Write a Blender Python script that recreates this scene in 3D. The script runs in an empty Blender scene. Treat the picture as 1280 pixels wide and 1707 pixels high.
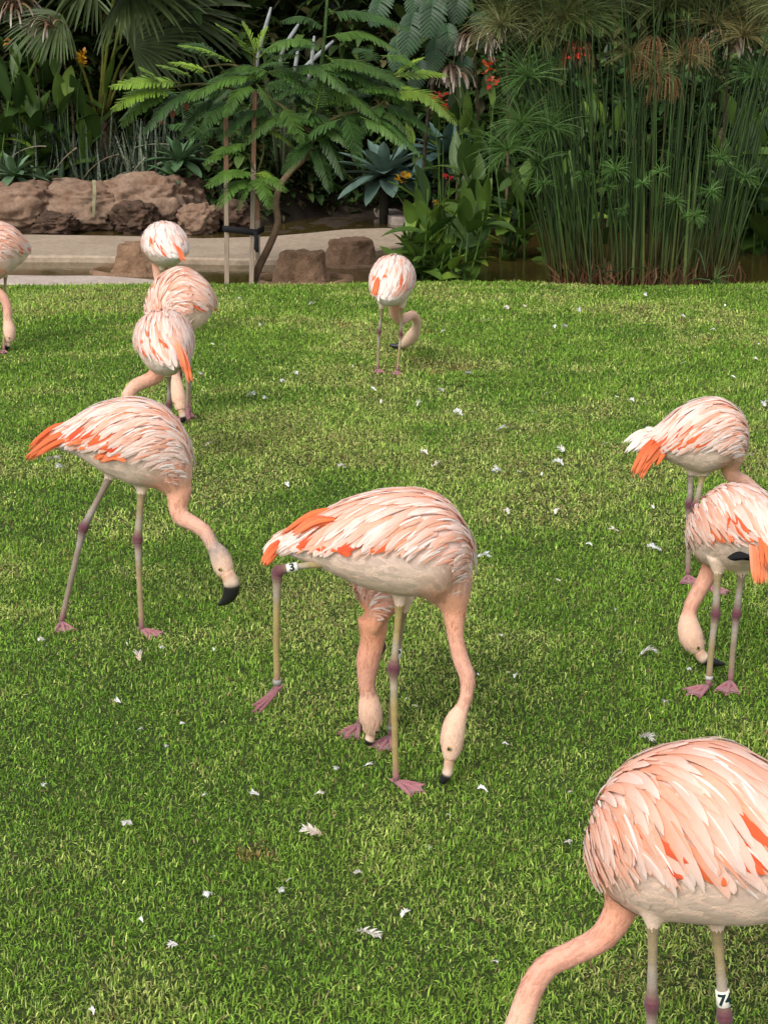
import bpy, math, random
import numpy as np
from mathutils import Vector, noise as mnoise

# ------------------------------------------------------------------ camera, sky, sun, exposure
SC = bpy.context.scene
COL = SC.collection
FPX, YHOR, CAMH = 2500.0, 130.0, 1.65            # focal length in photo pixels, horizon row, eye height
PITCH = math.atan((853.5 - YHOR) / FPX)
cam_d = bpy.data.cameras.new('camera')
cam = bpy.data.objects.new('camera', cam_d)
COL.objects.link(cam)
cam.location = (0, 0, CAMH)
cam.rotation_euler = (math.pi / 2 - PITCH, 0, 0)
cam_d.sensor_fit = 'VERTICAL'
cam_d.sensor_height = 36.0
cam_d.lens = 36.0 * FPX / 1707.0
cam_d.clip_start = 0.05
cam_d.clip_end = 2000
SC.camera = cam

SUN_EL, SUN_AZ = math.radians(45), math.radians(208)   # azimuth clockwise from +Y
world = bpy.data.worlds.new('World')
SC.world = world
world.use_nodes = True
wn = world.node_tree.nodes
wn.clear()
sky = wn.new('ShaderNodeTexSky')
sky.sky_type = 'NISHITA'
sky.sun_disc = False
sky.sun_elevation = SUN_EL
sky.sun_rotation = SUN_AZ
sky.dust_density = 2.0
sky.ozone_density = 0.4
bg = wn.new('ShaderNodeBackground')
bg.inputs['Strength'].default_value = 0.15
wo = wn.new('ShaderNodeOutputWorld')
hs_ = wn.new('ShaderNodeHueSaturation')            # overcast: the sky's blue is veiled by thin white cloud
hs_.inputs['Saturation'].default_value = 0.30
world.node_tree.links.new(sky.outputs[0], hs_.inputs['Color'])
world.node_tree.links.new(hs_.outputs[0], bg.inputs[0])
world.node_tree.links.new(bg.outputs[0], wo.inputs[0])
sun_d = bpy.data.lights.new('sun', 'SUN')
sun_d.energy = 1.3
sun_d.angle = math.radians(24)
sun_d.color = (1.0, 0.96, 0.90)
sun = bpy.data.objects.new('sun', sun_d)
COL.objects.link(sun)
sdir = Vector((math.sin(SUN_AZ) * math.cos(SUN_EL), math.cos(SUN_AZ) * math.cos(SUN_EL), math.sin(SUN_EL)))
sun.rotation_euler = sdir.to_track_quat('Z', 'Y').to_euler()
sun.location = (0, 0, 12)
SC.view_settings.view_transform = 'Standard'
SC.view_settings.look = 'None'
SC.view_settings.gamma = 1.0
SC.view_settings.use_curve_mapping = False
SC.view_settings.exposure = 0.58

# ------------------------------------------------------------------ numbers
RNG = np.random.default_rng(11)
random.seed(11)
_s, _c = math.sin(PITCH), math.cos(PITCH)
A3 = lambda *a: np.array(a, float)
UPZ = A3(0, 0, 1)


def ray(px, py):
    x, y = (px - 640) / FPX, (853.5 - py) / FPX
    return A3(x, _c + y * _s, -_s + y * _c)


def G(px, py, z=0.0):
    """pixel -> point on the horizontal plane at height z"""
    d = ray(px, py)
    return d * ((z - CAMH) / d[2]) + A3(0, 0, CAMH)


def P(px, py, Y):
    """pixel -> point at distance Y in front of the camera's foot"""
    d = ray(px, py)
    return d * (Y / d[1]) + A3(0, 0, CAMH)


def pxm(p):
    """metres per photo pixel at p"""
    return (p[1] * _c - (p[2] - CAMH) * _s) / FPX


def unit(v):
    v = np.asarray(v, float)
    return v / (np.linalg.norm(v, axis=-1, keepdims=True) + 1e-12)


def catmull(pts, m):
    p = np.asarray(pts, float)
    n = len(p)
    q = np.vstack([2 * p[0] - p[1], p, 2 * p[-1] - p[-2]])
    u = np.linspace(0, n - 1, m)
    i = np.minimum(u.astype(int), n - 2)
    f = (u - i)[:, None]
    a, b, c, d = q[i], q[i + 1], q[i + 2], q[i + 3]
    return 0.5 * ((2 * b) + (c - a) * f + (2 * a - 5 * b + 4 * c - d) * f ** 2 + (3 * b - a - 3 * c + d) * f ** 3)


def smooth(a, b, x):
    t = np.clip((np.asarray(x, float) - a) / (b - a), 0, 1)
    return t * t * (3 - 2 * t)


def mix(a, b, t):
    a, b = np.asarray(a, float), np.asarray(b, float)
    t = np.asarray(t, float)
    if t.ndim:
        t = t[:, None]
    return a * (1 - t) + b * t


_tab = RNG.random((256, 256))


def vnoise(x, y, sc=1.0, off=0.0):
    x = np.asarray(x) * sc + off
    y = np.asarray(y) * sc + off * 1.7
    xi, yi = np.floor(x).astype(int), np.floor(y).astype(int)
    fx, fy = x - xi, y - yi
    fx, fy = fx * fx * (3 - 2 * fx), fy * fy * (3 - 2 * fy)
    g = lambda a, b: _tab[a & 255, b & 255]
    return (g(xi, yi) * (1 - fx) + g(xi + 1, yi) * fx) * (1 - fy) + (g(xi, yi + 1) * (1 - fx) + g(xi + 1, yi + 1) * fx) * fy


def fbm3(v, sc, octv=4):
    return np.array([mnoise.fractal(Vector(p) * sc, 1.0, 2.0, octv) for p in v])


# ------------------------------------------------------------------ mesh building
class MB:
    def __init__(self):
        self.V, self.C, self.Q, self.T, self.U, self.n = [], [], [], [], [], 0

    def add(self, V, col, Q=None, T=None, uv=None):
        V = np.asarray(V, float)
        col = np.asarray(col, float)
        if col.ndim == 1:
            col = np.repeat(col[None, :3], len(V), 0)
        self.V.append(V)
        self.C.append(col)
        self.U.append(np.zeros((len(V), 3)) if uv is None else uv)
        if Q is not None and len(Q):
            self.Q.append(np.asarray(Q, int) + self.n)
        if T is not None and len(T):
            self.T.append(np.asarray(T, int) + self.n)
        self.n += len(V)

    def strip(self, path, side, hw, col, ridge=0.0, nrm=None, cols=3):
        """ribbon along path; 3 columns give it a fold"""
        path = np.asarray(path, float)
        n = len(path)
        hw = np.asarray(hw, float)[:, None]
        if nrm is None:
            t = np.gradient(path, axis=0)
            nrm = unit(np.cross(side, t))
        ks = np.linspace(-1, 1, cols)
        rows, us = [], []
        rd = np.asarray(ridge, float)
        rd = rd[:, None] if rd.ndim else rd
        for k in ks:
            rows.append(path + side * hw * k + nrm * rd * (1 - k * k))
            us.append(np.stack([np.full(n, k), np.linspace(0, 1, n), np.zeros(n)], 1))
        V = np.stack(rows, 1).reshape(-1, 3)
        U = np.stack(us, 1).reshape(-1, 3)
        i = np.arange(n - 1)[:, None] * cols + np.arange(cols - 1)[None, :]
        i = i.ravel()
        Q = np.stack([i, i + 1, i + 1 + cols, i + cols], 1)
        col = np.asarray(col, float)
        if col.ndim == 2 and len(col) == n:
            col = np.repeat(col, cols, 0)
        self.add(V, col, Q, uv=U)

    def tube(self, path, rad, col, ns=8, flat=None):
        path = np.asarray(path, float)
        n = len(path)
        rad = np.broadcast_to(np.asarray(rad, float), (n,))
        t = unit(np.gradient(path, axis=0))
        ref = A3(1, 0, 0) if abs(t[0][0]) < 0.8 else A3(0, 1, 0)
        a = unit(np.cross(t[0], ref))
        rows = []
        ang = np.linspace(0, 2 * np.pi, ns, endpoint=False)
        for k in range(n):
            a = unit(a - t[k] * np.dot(a, t[k]))
            b = np.cross(t[k], a)
            rows.append(path[k] + rad[k] * (np.cos(ang)[:, None] * a + np.sin(ang)[:, None] * b))
        V = np.concatenate(rows + [path[:1], path[-1:]])
        i = np.arange(n - 1)[:, None] * ns
        j = np.arange(ns)[None, :]
        j2 = (j + 1) % ns
        Q = np.stack([i + j, i + j2, i + ns + j2, i + ns + j], -1).reshape(-1, 4)
        j, j2 = j.ravel(), j2.ravel()
        T = np.concatenate([np.stack([np.full(ns, n * ns), j2, j], 1),
                            np.stack([np.full(ns, n * ns + 1), (n - 1) * ns + j, (n - 1) * ns + j2], 1)])
        col = np.asarray(col, float)
        if col.ndim == 2:
            col = np.concatenate([np.repeat(col, ns, 0), col[:1], col[-1:]])
        self.add(V, col, Q, T)

    def ball(self, c, r, col, nu=10, nv=6):
        r = np.broadcast_to(np.asarray(r, float), (3,))
        th = np.linspace(0, np.pi, nv + 1)[1:-1]
        ph = np.linspace(0, 2 * np.pi, nu, endpoint=False)
        V = np.array([[math.sin(a) * math.cos(b), math.sin(a) * math.sin(b), math.cos(a)] for a in th for b in ph] + [[0, 0, 1], [0, 0, -1]]) * r + c
        i = np.arange(nv - 2)[:, None] * nu
        j = np.arange(nu)[None, :]
        j2 = (j + 1) % nu
        Q = np.stack([i + j, i + nu + j, i + nu + j2, i + j2], -1).reshape(-1, 4)
        j, j2 = j.ravel(), j2.ravel()
        m = (nv - 1) * nu
        T = np.concatenate([np.stack([np.full(nu, m), j, j2], 1), np.stack([np.full(nu, m + 1), (nv - 2) * nu + j2, (nv - 2) * nu + j], 1)])
        self.add(V, col, Q, T)

    def box(self, p0, p1, w, d, col, side=None):
        """bar from p0 to p1 with section w x d"""
        p0, p1 = np.asarray(p0, float), np.asarray(p1, float)
        t = unit(p1 - p0)
        s = unit(np.cross(t, A3(0, 1, 0) if abs(t[1]) < .9 else A3(1, 0, 0))) if side is None else unit(side)
        b = np.cross(t, s)
        V = [p + s * w / 2 * i + b * d / 2 * j for p in (p0, p1) for i, j in ((-1, -1), (1, -1), (1, 1), (-1, 1))]
        Q = [(3, 2, 1, 0), (4, 5, 6, 7), (0, 1, 5, 4), (1, 2, 6, 5), (2, 3, 7, 6), (3, 0, 4, 7)]
        self.add(V, col, Q)

    def mesh(self, name, origin, smooth=True):
        V = np.concatenate(self.V) - origin
        C = np.concatenate(self.C)
        Q = np.concatenate(self.Q) if self.Q else np.zeros((0, 4), int)
        T = np.concatenate(self.T) if self.T else np.zeros((0, 3), int)
        me = bpy.data.meshes.new(name)
        me.vertices.add(len(V))
        me.vertices.foreach_set('co', V.astype(np.float32).ravel())
        lo = np.concatenate([Q.ravel(), T.ravel()]).astype(np.int32)
        me.loops.add(len(lo))
        me.loops.foreach_set('vertex_index', lo)
        st = np.concatenate([np.arange(len(Q)) * 4, len(Q) * 4 + np.arange(len(T)) * 3]).astype(np.int32)
        me.polygons.add(len(st))
        me.polygons.foreach_set('loop_start', st)
        me.update(calc_edges=True)
        me.polygons.foreach_set('use_smooth', np.full(len(st), smooth))
        a = me.attributes.new('Col', 'FLOAT_COLOR', 'POINT')
        a.data.foreach_set('color', np.concatenate([C, np.ones((len(C), 1))], 1).astype(np.float32).ravel())
        if any(u.any() for u in self.U):
            a = me.attributes.new('fuv', 'FLOAT_VECTOR', 'POINT')
            a.data.foreach_set('vector', np.concatenate(self.U).astype(np.float32).ravel())
        return me

    def build(self, name, mat, parent=None, base=None, smooth=True):
        org = BASE[parent.name] if parent is not None else (A3(0, 0, 0) if base is None else np.asarray(base, float))
        me = self.mesh(name, org, smooth)
        me.materials.append(mat)
        o = bpy.data.objects.new(name, me)
        COL.objects.link(o)
        if parent is not None:
            o.parent = parent
        else:
            o.location = org
        BASE[o.name] = org
        return o


BASE = {}


def thing(name, base, label, cat, group=None):
    o = bpy.data.objects.new(name, None)
    COL.objects.link(o)
    o.empty_display_size = 0.1
    o.location = base
    BASE[o.name] = np.asarray(base, float)
    return tag(o, label, cat, group)


def tag(o, label=None, cat=None, group=None, kind=None):
    if label:
        o['label'] = label
    if cat:
        o['category'] = cat
    if group:
        o['group'] = group
    if kind:
        o['kind'] = kind
    return o


# ------------------------------------------------------------------ materials
def newmat(name):
    m = bpy.data.materials.new(name)
    m.use_nodes = True
    nt = m.node_tree
    nt.nodes.clear()
    return m, nt, nt.nodes, nt.links


def N(nodes, typ, **kw):
    n = nodes.new(typ)
    for k, v in kw.items():
        if k in n.inputs:
            n.inputs[k].default_value = v
        else:
            setattr(n, k, v)
    return n


def colmat(name, rough=0.6, spec=0.3, transl=0.0, var=0.25, vscale=9.0, bump=0.0, bscale=60.0, stretch=None, sheen=0.0,
           spots=None, feather=False, coat=0.0):
    """material that takes its pigment from the mesh's Col attribute, with fine variation"""
    m, nt, ns, L = newmat(name)
    out = N(ns, 'ShaderNodeOutputMaterial')
    at = N(ns, 'ShaderNodeAttribute', attribute_name='Col')
    tc = N(ns, 'ShaderNodeTexCoord')
    no = N(ns, 'ShaderNodeTexNoise', Scale=vscale, Detail=4.0)
    src = tc.outputs['Object']
    if stretch:
        mp = N(ns, 'ShaderNodeMapping')
        mp.inputs['Scale'].default_value = stretch
        L.new(src, mp.inputs[0])
        src = mp.outputs[0]
    L.new(src, no.inputs['Vector'])
    mr = N(ns, 'ShaderNodeMapRange')
    mr.inputs['From Min'].default_value = 0.25
    mr.inputs['From Max'].default_value = 0.75
    mr.inputs['To Min'].default_value = 1 - var
    mr.inputs['To Max'].default_value = 1 + var
    L.new(no.outputs['Fac'], mr.inputs['Value'])
    mu = N(ns, 'ShaderNodeVectorMath', operation='SCALE')
    L.new(at.outputs['Color'], mu.inputs[0])
    L.new(mr.outputs[0], mu.inputs['Scale'])
    colr = mu.outputs[0]
    if spots:
        vo = N(ns, 'ShaderNodeTexNoise', Scale=spots[0], Detail=2.0)
        L.new(src, vo.inputs['Vector'])
        rp = N(ns, 'ShaderNodeMapRange')
        rp.inputs['From Min'].default_value = 0.5
        rp.inputs['From Max'].default_value = 0.58
        L.new(vo.outputs['Fac'], rp.inputs['Value'])
        mx = N(ns, 'ShaderNodeMix', data_type='RGBA')
        mx.inputs['B'].default_value = (*spots[1], 1)
        L.new(rp.outputs[0], mx.inputs['Factor'])
        L.new(colr, mx.inputs['A'])
        colr = mx.outputs['Result']
    bs = N(ns, 'ShaderNodeBsdfPrincipled')
    bs.inputs['Roughness'].default_value = rough
    bs.inputs['Specular IOR Level'].default_value = spec
    if sheen:
        bs.inputs['Sheen Weight'].default_value = sheen
    if coat:
        bs.inputs['Coat Weight'].default_value = coat
    bsrc = None
    if feather:
        # barbs: fine oblique lines each side of a paler shaft
        fu = N(ns, 'ShaderNodeAttribute', attribute_name='fuv')
        sx = N(ns, 'ShaderNodeSeparateXYZ')
        L.new(fu.outputs['Vector'], sx.inputs[0])
        ab = N(ns, 'ShaderNodeMath', operation='ABSOLUTE')
        L.new(sx.outputs['X'], ab.inputs[0])
        m1 = N(ns, 'ShaderNodeMath', operation='MULTIPLY_ADD')
        L.new(sx.outputs['Y'], m1.inputs[0])
        m1.inputs[1].default_value = 6.0
        L.new(ab.outputs[0], m1.inputs[2])
        n2 = N(ns, 'ShaderNodeTexNoise', noise_dimensions='1D', Detail=3.0)
        n2.inputs['Scale'].default_value = 9.0
        L.new(m1.outputs[0], n2.inputs['W'])
        m2 = N(ns, 'ShaderNodeMapRange')
        m2.inputs['From Min'].default_value = 0.3
        m2.inputs['From Max'].default_value = 0.7
        m2.inputs['To Min'].default_value = 0.86
        m2.inputs['To Max'].default_value = 1.08
        L.new(n2.outputs['Fac'], m2.inputs['Value'])
        mu2 = N(ns, 'ShaderNodeVectorMath', operation='SCALE')
        L.new(colr, mu2.inputs[0])
        L.new(m2.outputs[0], mu2.inputs['Scale'])
        colr = mu2.outputs[0]
        bsrc = n2.outputs['Fac']
    L.new(colr, bs.inputs['Base Color'])
    if bump:
        bp = N(ns, 'ShaderNodeBump')
        bp.inputs['Strength'].default_value = bump
        bp.inputs['Distance'].default_value = 0.01
        if bsrc is None:
            n3 = N(ns, 'ShaderNodeTexNoise', Scale=bscale, Detail=5.0)
            L.new(src, n3.inputs['Vector'])
            bsrc = n3.outputs['Fac']
        L.new(bsrc, bp.inputs['Height'])
        L.new(bp.outputs[0], bs.inputs['Normal'])
    last = bs.outputs[0]
    if transl:
        tr = N(ns, 'ShaderNodeBsdfTranslucent')
        L.new(colr, tr.inputs['Color'])
        ms = N(ns, 'ShaderNodeMixShader')
        ms.inputs[0].default_value = transl
        L.new(last, ms.inputs[1])
        L.new(tr.outputs[0], ms.inputs[2])
        last = ms.outputs[0]
    L.new(last, out.inputs['Surface'])
    return m


M_LEAF = colmat('leaf', rough=0.5, spec=0.35, transl=0.22, var=0.3, vscale=7)
M_GLOSSY = colmat('glossy_leaf', rough=0.45, spec=0.32, transl=0.15, var=0.25, vscale=6, bump=0.15, bscale=30)
M_AGAVE = colmat('agave_leaf', rough=0.55, spec=0.3, transl=0.05, var=0.25, vscale=12)
M_SPEAR = colmat('mottled_spear_leaf', rough=0.55, spec=0.3, var=0.3, vscale=10, spots=(45.0, (0.02, 0.035, 0.02)))
M_GRASS = colmat('grass_blade', rough=0.6, spec=0.2, transl=0.3, var=0.12, vscale=3)
M_BARK = colmat('bark', rough=0.85, spec=0.15, var=0.35, vscale=20, bump=0.5, bscale=70)
M_WOOD = colmat('stake_wood', rough=0.75, spec=0.2, var=0.4, vscale=14, stretch=(6, 6, 0.5), bump=0.3, bscale=40)
M_DRY = colmat('dry_leaf', rough=0.8, spec=0.1, transl=0.15, var=0.35, vscale=15)
M_PETAL = colmat('petal', rough=0.55, spec=0.2, transl=0.25, var=0.15, vscale=25)
M_BODY = colmat('body_plumage', rough=0.8, spec=0.12, var=0.07, vscale=140, bump=0.3, bscale=260, sheen=0.15)
M_FEATHER = colmat('feather', rough=0.7, spec=0.15, transl=0.12, var=0.1, vscale=20, bump=0.25, sheen=0.15, feather=True)
M_BILL = colmat('bill', rough=0.42, spec=0.4, var=0.2, vscale=60)
M_EYE = colmat('eye', rough=0.1, spec=0.6, var=0.0)
M_BAND = colmat('leg_band_plastic', rough=0.45, spec=0.4, var=0.06, vscale=40)
M_INK = colmat('band_ink', rough=0.6, spec=0.2, var=0.0)
M_STRAP = colmat('strap', rough=0.7, spec=0.2, var=0.2, vscale=30)
# ------------------------------------------------------------------ ground and lawn
def edge_y(x):
    """far edge of the lawn (distance) as a function of x"""
    x = np.asarray(x, float)
    return 12.62 + 0.10 * np.sin(x * 0.9 + 0.5) - 0.16 * smooth(1.2, 2.0, x) * (1 - smooth(2.6, 3.3, x)) + 0.05 * np.sin(x * 2.7)


def lawn_z(x, y):
    """gentle unevenness; the lawn rolls down to the water at its far edge"""
    x, y = np.asarray(x, float), np.asarray(y, float)
    e = edge_y(x)
    return 0.012 * (vnoise(x, y, 0.9, 3.1) - 0.5) - 0.22 * smooth(-0.10, 0.16, y - e)


def grid(name, x0, x1, y0, y1, nx, ny, zf, col, mat):
    xs, ys = np.linspace(x0, x1, nx), np.linspace(y0, y1, ny)
    X, Y = np.meshgrid(xs, ys)
    X, Y = X.ravel(), Y.ravel()
    V = np.stack([X, Y, zf(X, Y)], 1)
    i = (np.arange(ny - 1)[:, None] * nx + np.arange(nx - 1)[None, :]).ravel()
    mb = MB()
    mb.add(V, col if not callable(col) else col(V), np.stack([i, i + 1, i + 1 + nx, i + nx], 1))
    return mb.build(name, mat)


def soilmat(name, c1, c2, sc, bump=0.6, rough=0.9, c3=None, wet=0.0):
    m, nt, ns, L = newmat(name)
    out = N(ns, 'ShaderNodeOutputMaterial')
    tc = N(ns, 'ShaderNodeTexCoord')
    n1 = N(ns, 'ShaderNodeTexNoise', Scale=sc, Detail=8.0, Roughness=0.65)
    L.new(tc.outputs['Object'], n1.inputs['Vector'])
    cr = N(ns, 'ShaderNodeValToRGB')
    cr.color_ramp.elements[0].position = 0.3
    cr.color_ramp.elements[0].color = (*c1, 1)
    cr.color_ramp.elements[1].position = 0.7
    cr.color_ramp.elements[1].color = (*c2, 1)
    if c3:
        e = cr.color_ramp.elements.new(0.8)
        e.color = (*c3, 1)
    L.new(n1.outputs['Fac'], cr.inputs[0])
    n2 = N(ns, 'ShaderNodeTexNoise', Scale=sc * 7, Detail=6.0, Roughness=0.7)
    L.new(tc.outputs['Object'], n2.inputs['Vector'])
    mr = N(ns, 'ShaderNodeMapRange')
    mr.inputs['From Min'].default_value = 0.25
    mr.inputs['From Max'].default_value = 0.75
    mr.inputs['To Min'].default_value = 0.65
    mr.inputs['To Max'].default_value = 1.3
    L.new(n2.outputs['Fac'], mr.inputs['Value'])
    mu = N(ns, 'ShaderNodeVectorMath', operation='SCALE')
    L.new(cr.outputs[0], mu.inputs[0])
    L.new(mr.outputs[0], mu.inputs['Scale'])
    bs = N(ns, 'ShaderNodeBsdfPrincipled')
    bs.inputs['Roughness'].default_value = rough
    bs.inputs['Specular IOR Level'].default_value = 0.25 + wet
    L.new(mu.outputs[0], bs.inputs['Base Color'])
    bp = N(ns, 'ShaderNodeBump')
    bp.inputs['Strength'].default_value = bump
    bp.inputs['Distance'].default_value = 0.03
    ad = N(ns, 'ShaderNodeMath', operation='ADD')
    L.new(n1.outputs['Fac'], ad.inputs[0])
    L.new(n2.outputs['Fac'], ad.inputs[1])
    L.new(ad.outputs[0], bp.inputs['Height'])
    L.new(bp.outputs[0], bs.inputs['Normal'])
    L.new(bs.outputs[0], out.inputs['Surface'])
    return m


M_TURF = soilmat('turf_soil', (0.03, 0.05, 0.009), (0.07, 0.10, 0.022), 9.0)
M_SOIL = soilmat('dark_soil', (0.018, 0.013, 0.008), (0.045, 0.032, 0.02), 3.0)
lawn = grid('lawn', -9, 9, -6, 12.95, 150, 300, lawn_z, A3(.1, .1, .1), M_TURF)
tag(lawn, kind='structure')


def grass_mesh():
    zones = [  # y0, y1, blades per m2, width, length
        (1.35, 3.4, 33000, 0.0027, 0.0165), (3.4, 5.2, 24500, 0.0032, 0.0175), (5.2, 7.8, 14000, 0.0042, 0.020),
        (7.8, 10.4, 8500, 0.0054, 0.025), (10.4, 12.85, 6000, 0.0066, 0.028)]
    ps = []
    for y0, y1, den, w, ln in zones:
        hx = 0.268 * y1 + 0.5
        n = int((y1 - y0) * 2 * hx * den)
        x, y = RNG.uniform(-hx, hx, n), RNG.uniform(y0, y1, n)
        k = (np.abs(x) < 0.268 * y + 0.5) & (y < edge_y(x) + 0.05)
        x, y = x[k], y[k]
        ps.append(np.stack([x, y, np.full(len(x), w), np.full(len(x), ln)], 1))
    p = np.concatenate(ps)
    x, y, w, ln = p.T
    n = len(x)
    # patchiness: lush, pale, thin and browned areas
    a = vnoise(x, y, 0.8, 7.7) * 0.35 + vnoise(x * .7, y * 1.5, 2.1, 2.2) * 0.35 + vnoise(x, y, 5.3, 9.1) * 0.3
    b = vnoise(x, y, 1.3, 15.0) * 0.55 + vnoise(x, y, 4.5, 31.0) * 0.45
    cl = vnoise(x, y, 19.0, 4.0) * 0.6 + vnoise(x, y, 41.0, 8.0) * 0.4
    dry = smooth(0.62, 0.78, b)
    lean = np.abs(RNG.normal(0.92, 0.5, n)) + 0.25 * dry
    az = RNG.uniform(0, 2 * np.pi, n) * 1.0 + 1.5 * vnoise(x, y, 9.0, 5.0)
    ln = ln * RNG.uniform(0.55, 1.35, n) * (0.75 + 0.6 * a) * (0.7 + 0.6 * cl)
    w = w * RNG.uniform(0.7, 1.3, n)
    base = np.stack([x, y, lawn_z(x, y) - 0.002], 1)
    dx, dy = np.cos(az), np.sin(az)
    sd = np.stack([-dy, dx, np.zeros(n)], 1) * (w / 2)[:, None]
    tw = RNG.uniform(-0.6, 0.6, n)
    sd[:, 2] = tw * w / 2
    l1, l2 = lean * 0.6, np.clip(lean * 1.55, 0, 1.75)
    mid = base + np.stack([dx * np.sin(l1), dy * np.sin(l1), np.cos(l1)], 1) * (ln * 0.55)[:, None]
    tip = mid + np.stack([dx * np.sin(l2), dy * np.sin(l2), np.cos(l2)], 1) * (ln * 0.5)[:, None]
    tip[:, 2] = np.maximum(tip[:, 2], base[:, 2] + 0.004)
    V = np.stack([base - sd, base + sd, mid - sd * 0.9, mid + sd * 0.9, tip], 1).reshape(-1, 3)
    r = RNG.random(n)
    green = mix((0.105, 0.22, 0.022), (0.27, 0.42, 0.055), np.clip(a * 1.1 - 0.1 + 0.5 * (r - 0.5), 0, 1))
    pale = mix((0.34, 0.45, 0.085), (0.46, 0.49, 0.15), RNG.random(n))
    f = np.clip(smooth(0.40, 0.72, b) * 0.62 + 0.08, 0, 1) > RNG.random(n)
    C = np.where(f[:, None], pale, green)
    straw = (RNG.random(n) < 0.05 + 0.22 * dry)
    C = np.where(straw[:, None], mix((0.22, 0.15, 0.055), (0.34, 0.29, 0.13), RNG.random(n)), C)
    brown = 0.6 * smooth(0.82, 0.92, vnoise(x, y, 3.1, 77.0) * 0.6 + vnoise(x, y, 7.1, 57.0) * 0.4) > RNG.random(n)
    C = np.where(brown[:, None], A3(0.26, 0.17, 0.06), C)
    C = C * (0.55 + 1.35 * RNG.random(n) ** 1.4)[:, None]
    C5 = np.repeat(C, 5, 0)
    i = np.arange(n)[:, None] * 5
    mb = MB()
    mb.add(V, C5, i + np.array([[0, 1, 3, 2]]), i + np.array([[2, 3, 4]]))
    print('grass blades', n)
    return mb


o = grass_mesh().build('grass', M_GRASS, smooth=False)
tag(o, 'short mown green grass covering the lawn', 'grass', kind='stuff')
# ------------------------------------------------------------------ flamingos
PINKWHITE, SHELL = A3(0.90, 0.70, 0.60), A3(0.88, 0.60, 0.49)
PEACH, SALMON, CORAL, ORANGE = A3(0.86, 0.47, 0.33), A3(0.83, 0.29, 0.14), A3(0.82, 0.10, 0.04), A3(0.88, 0.20, 0.06)
CREAM, WHITE, BLACK = A3(0.87, 0.68, 0.53), A3(0.90, 0.83, 0.77), A3(0.012, 0.011, 0.012)
LEGC, LEGY, JOINT, FOOTC = A3(0.26, 0.20, 0.155), A3(0.36, 0.27, 0.075), A3(0.13, 0.042, 0.055), A3(0.36, 0.15, 0.165)


def remeshed(mb, voxel, its=3):
    me = mb.mesh('tmp', A3(0, 0, 0))
    o = bpy.data.objects.new('tmp', me)
    COL.objects.link(o)
    r = o.modifiers.new('r', 'REMESH')
    r.mode = 'VOXEL'
    r.voxel_size = voxel
    s = o.modifiers.new('s', 'SMOOTH')
    s.factor = 0.5
    s.iterations = its
    dg = bpy.context.evaluated_depsgraph_get()
    ev = o.evaluated_get(dg)
    m2 = bpy.data.meshes.new_from_object(ev)
    n = len(m2.vertices)
    V = np.empty(n * 3, np.float32)
    m2.vertices.foreach_get('co', V)
    Q = [tuple(p.vertices) for p in m2.polygons if len(p.vertices) == 4]
    T = [tuple(p.vertices) for p in m2.polygons if len(p.vertices) == 3]
    bpy.data.objects.remove(o)
    bpy.data.meshes.remove(m2)
    bpy.data.meshes.remove(me)
    return V.reshape(-1, 3).astype(float), Q, T


def foot(mb, p, fwd, up, sc=1.0, spread=0.5, col=FOOTC):
    fwd = unit(fwd)
    side = unit(np.cross(up, fwd))
    up = np.cross(fwd, side)
    tips = []
    for a, l in ((-spread, 0.072), (0, 0.082), (spread, 0.072)):
        d = fwd * math.cos(a) + side * math.sin(a)
        pts = np.array([p + up * 0.010, p + d * l * .35 * sc + up * 0.009, p + d * l * .7 * sc + up * 0.006, p + d * l * sc + up * 0.002])
        mb.tube(pts, np.array([0.0065, 0.0062, 0.005, 0.003]) * sc, col, 6)
        tips.append(p + d * l * sc)
    # webs, thin but solid
    for k in range(2):
        a, b = tips[k], tips[k + 1]
        m = (a + b) / 2 * 0.82 + p * 0.18
        q = [p, p * .5 + a * .5, a * .97 + p * .03, m, b * .97 + p * .03, p * .5 + b * .5]
        V = [v + up * 0.007 for v in q] + [v + up * 0.003 for v in q]
        mb.add(V, col * 1.15, [(0, 1, 3, 5), (11, 9, 7, 6), (1, 2, 8, 7), (2, 3, 9, 8), (3, 4, 10, 9), (4, 5, 11, 10)], [(1, 2, 3), (3, 4, 5), (9, 8, 7), (11, 10, 9)])
    mb.tube(np.array([p + up * .008, p - fwd * 0.02 * sc + up * .012]), np.array([.005, .002]), col, 5)


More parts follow.
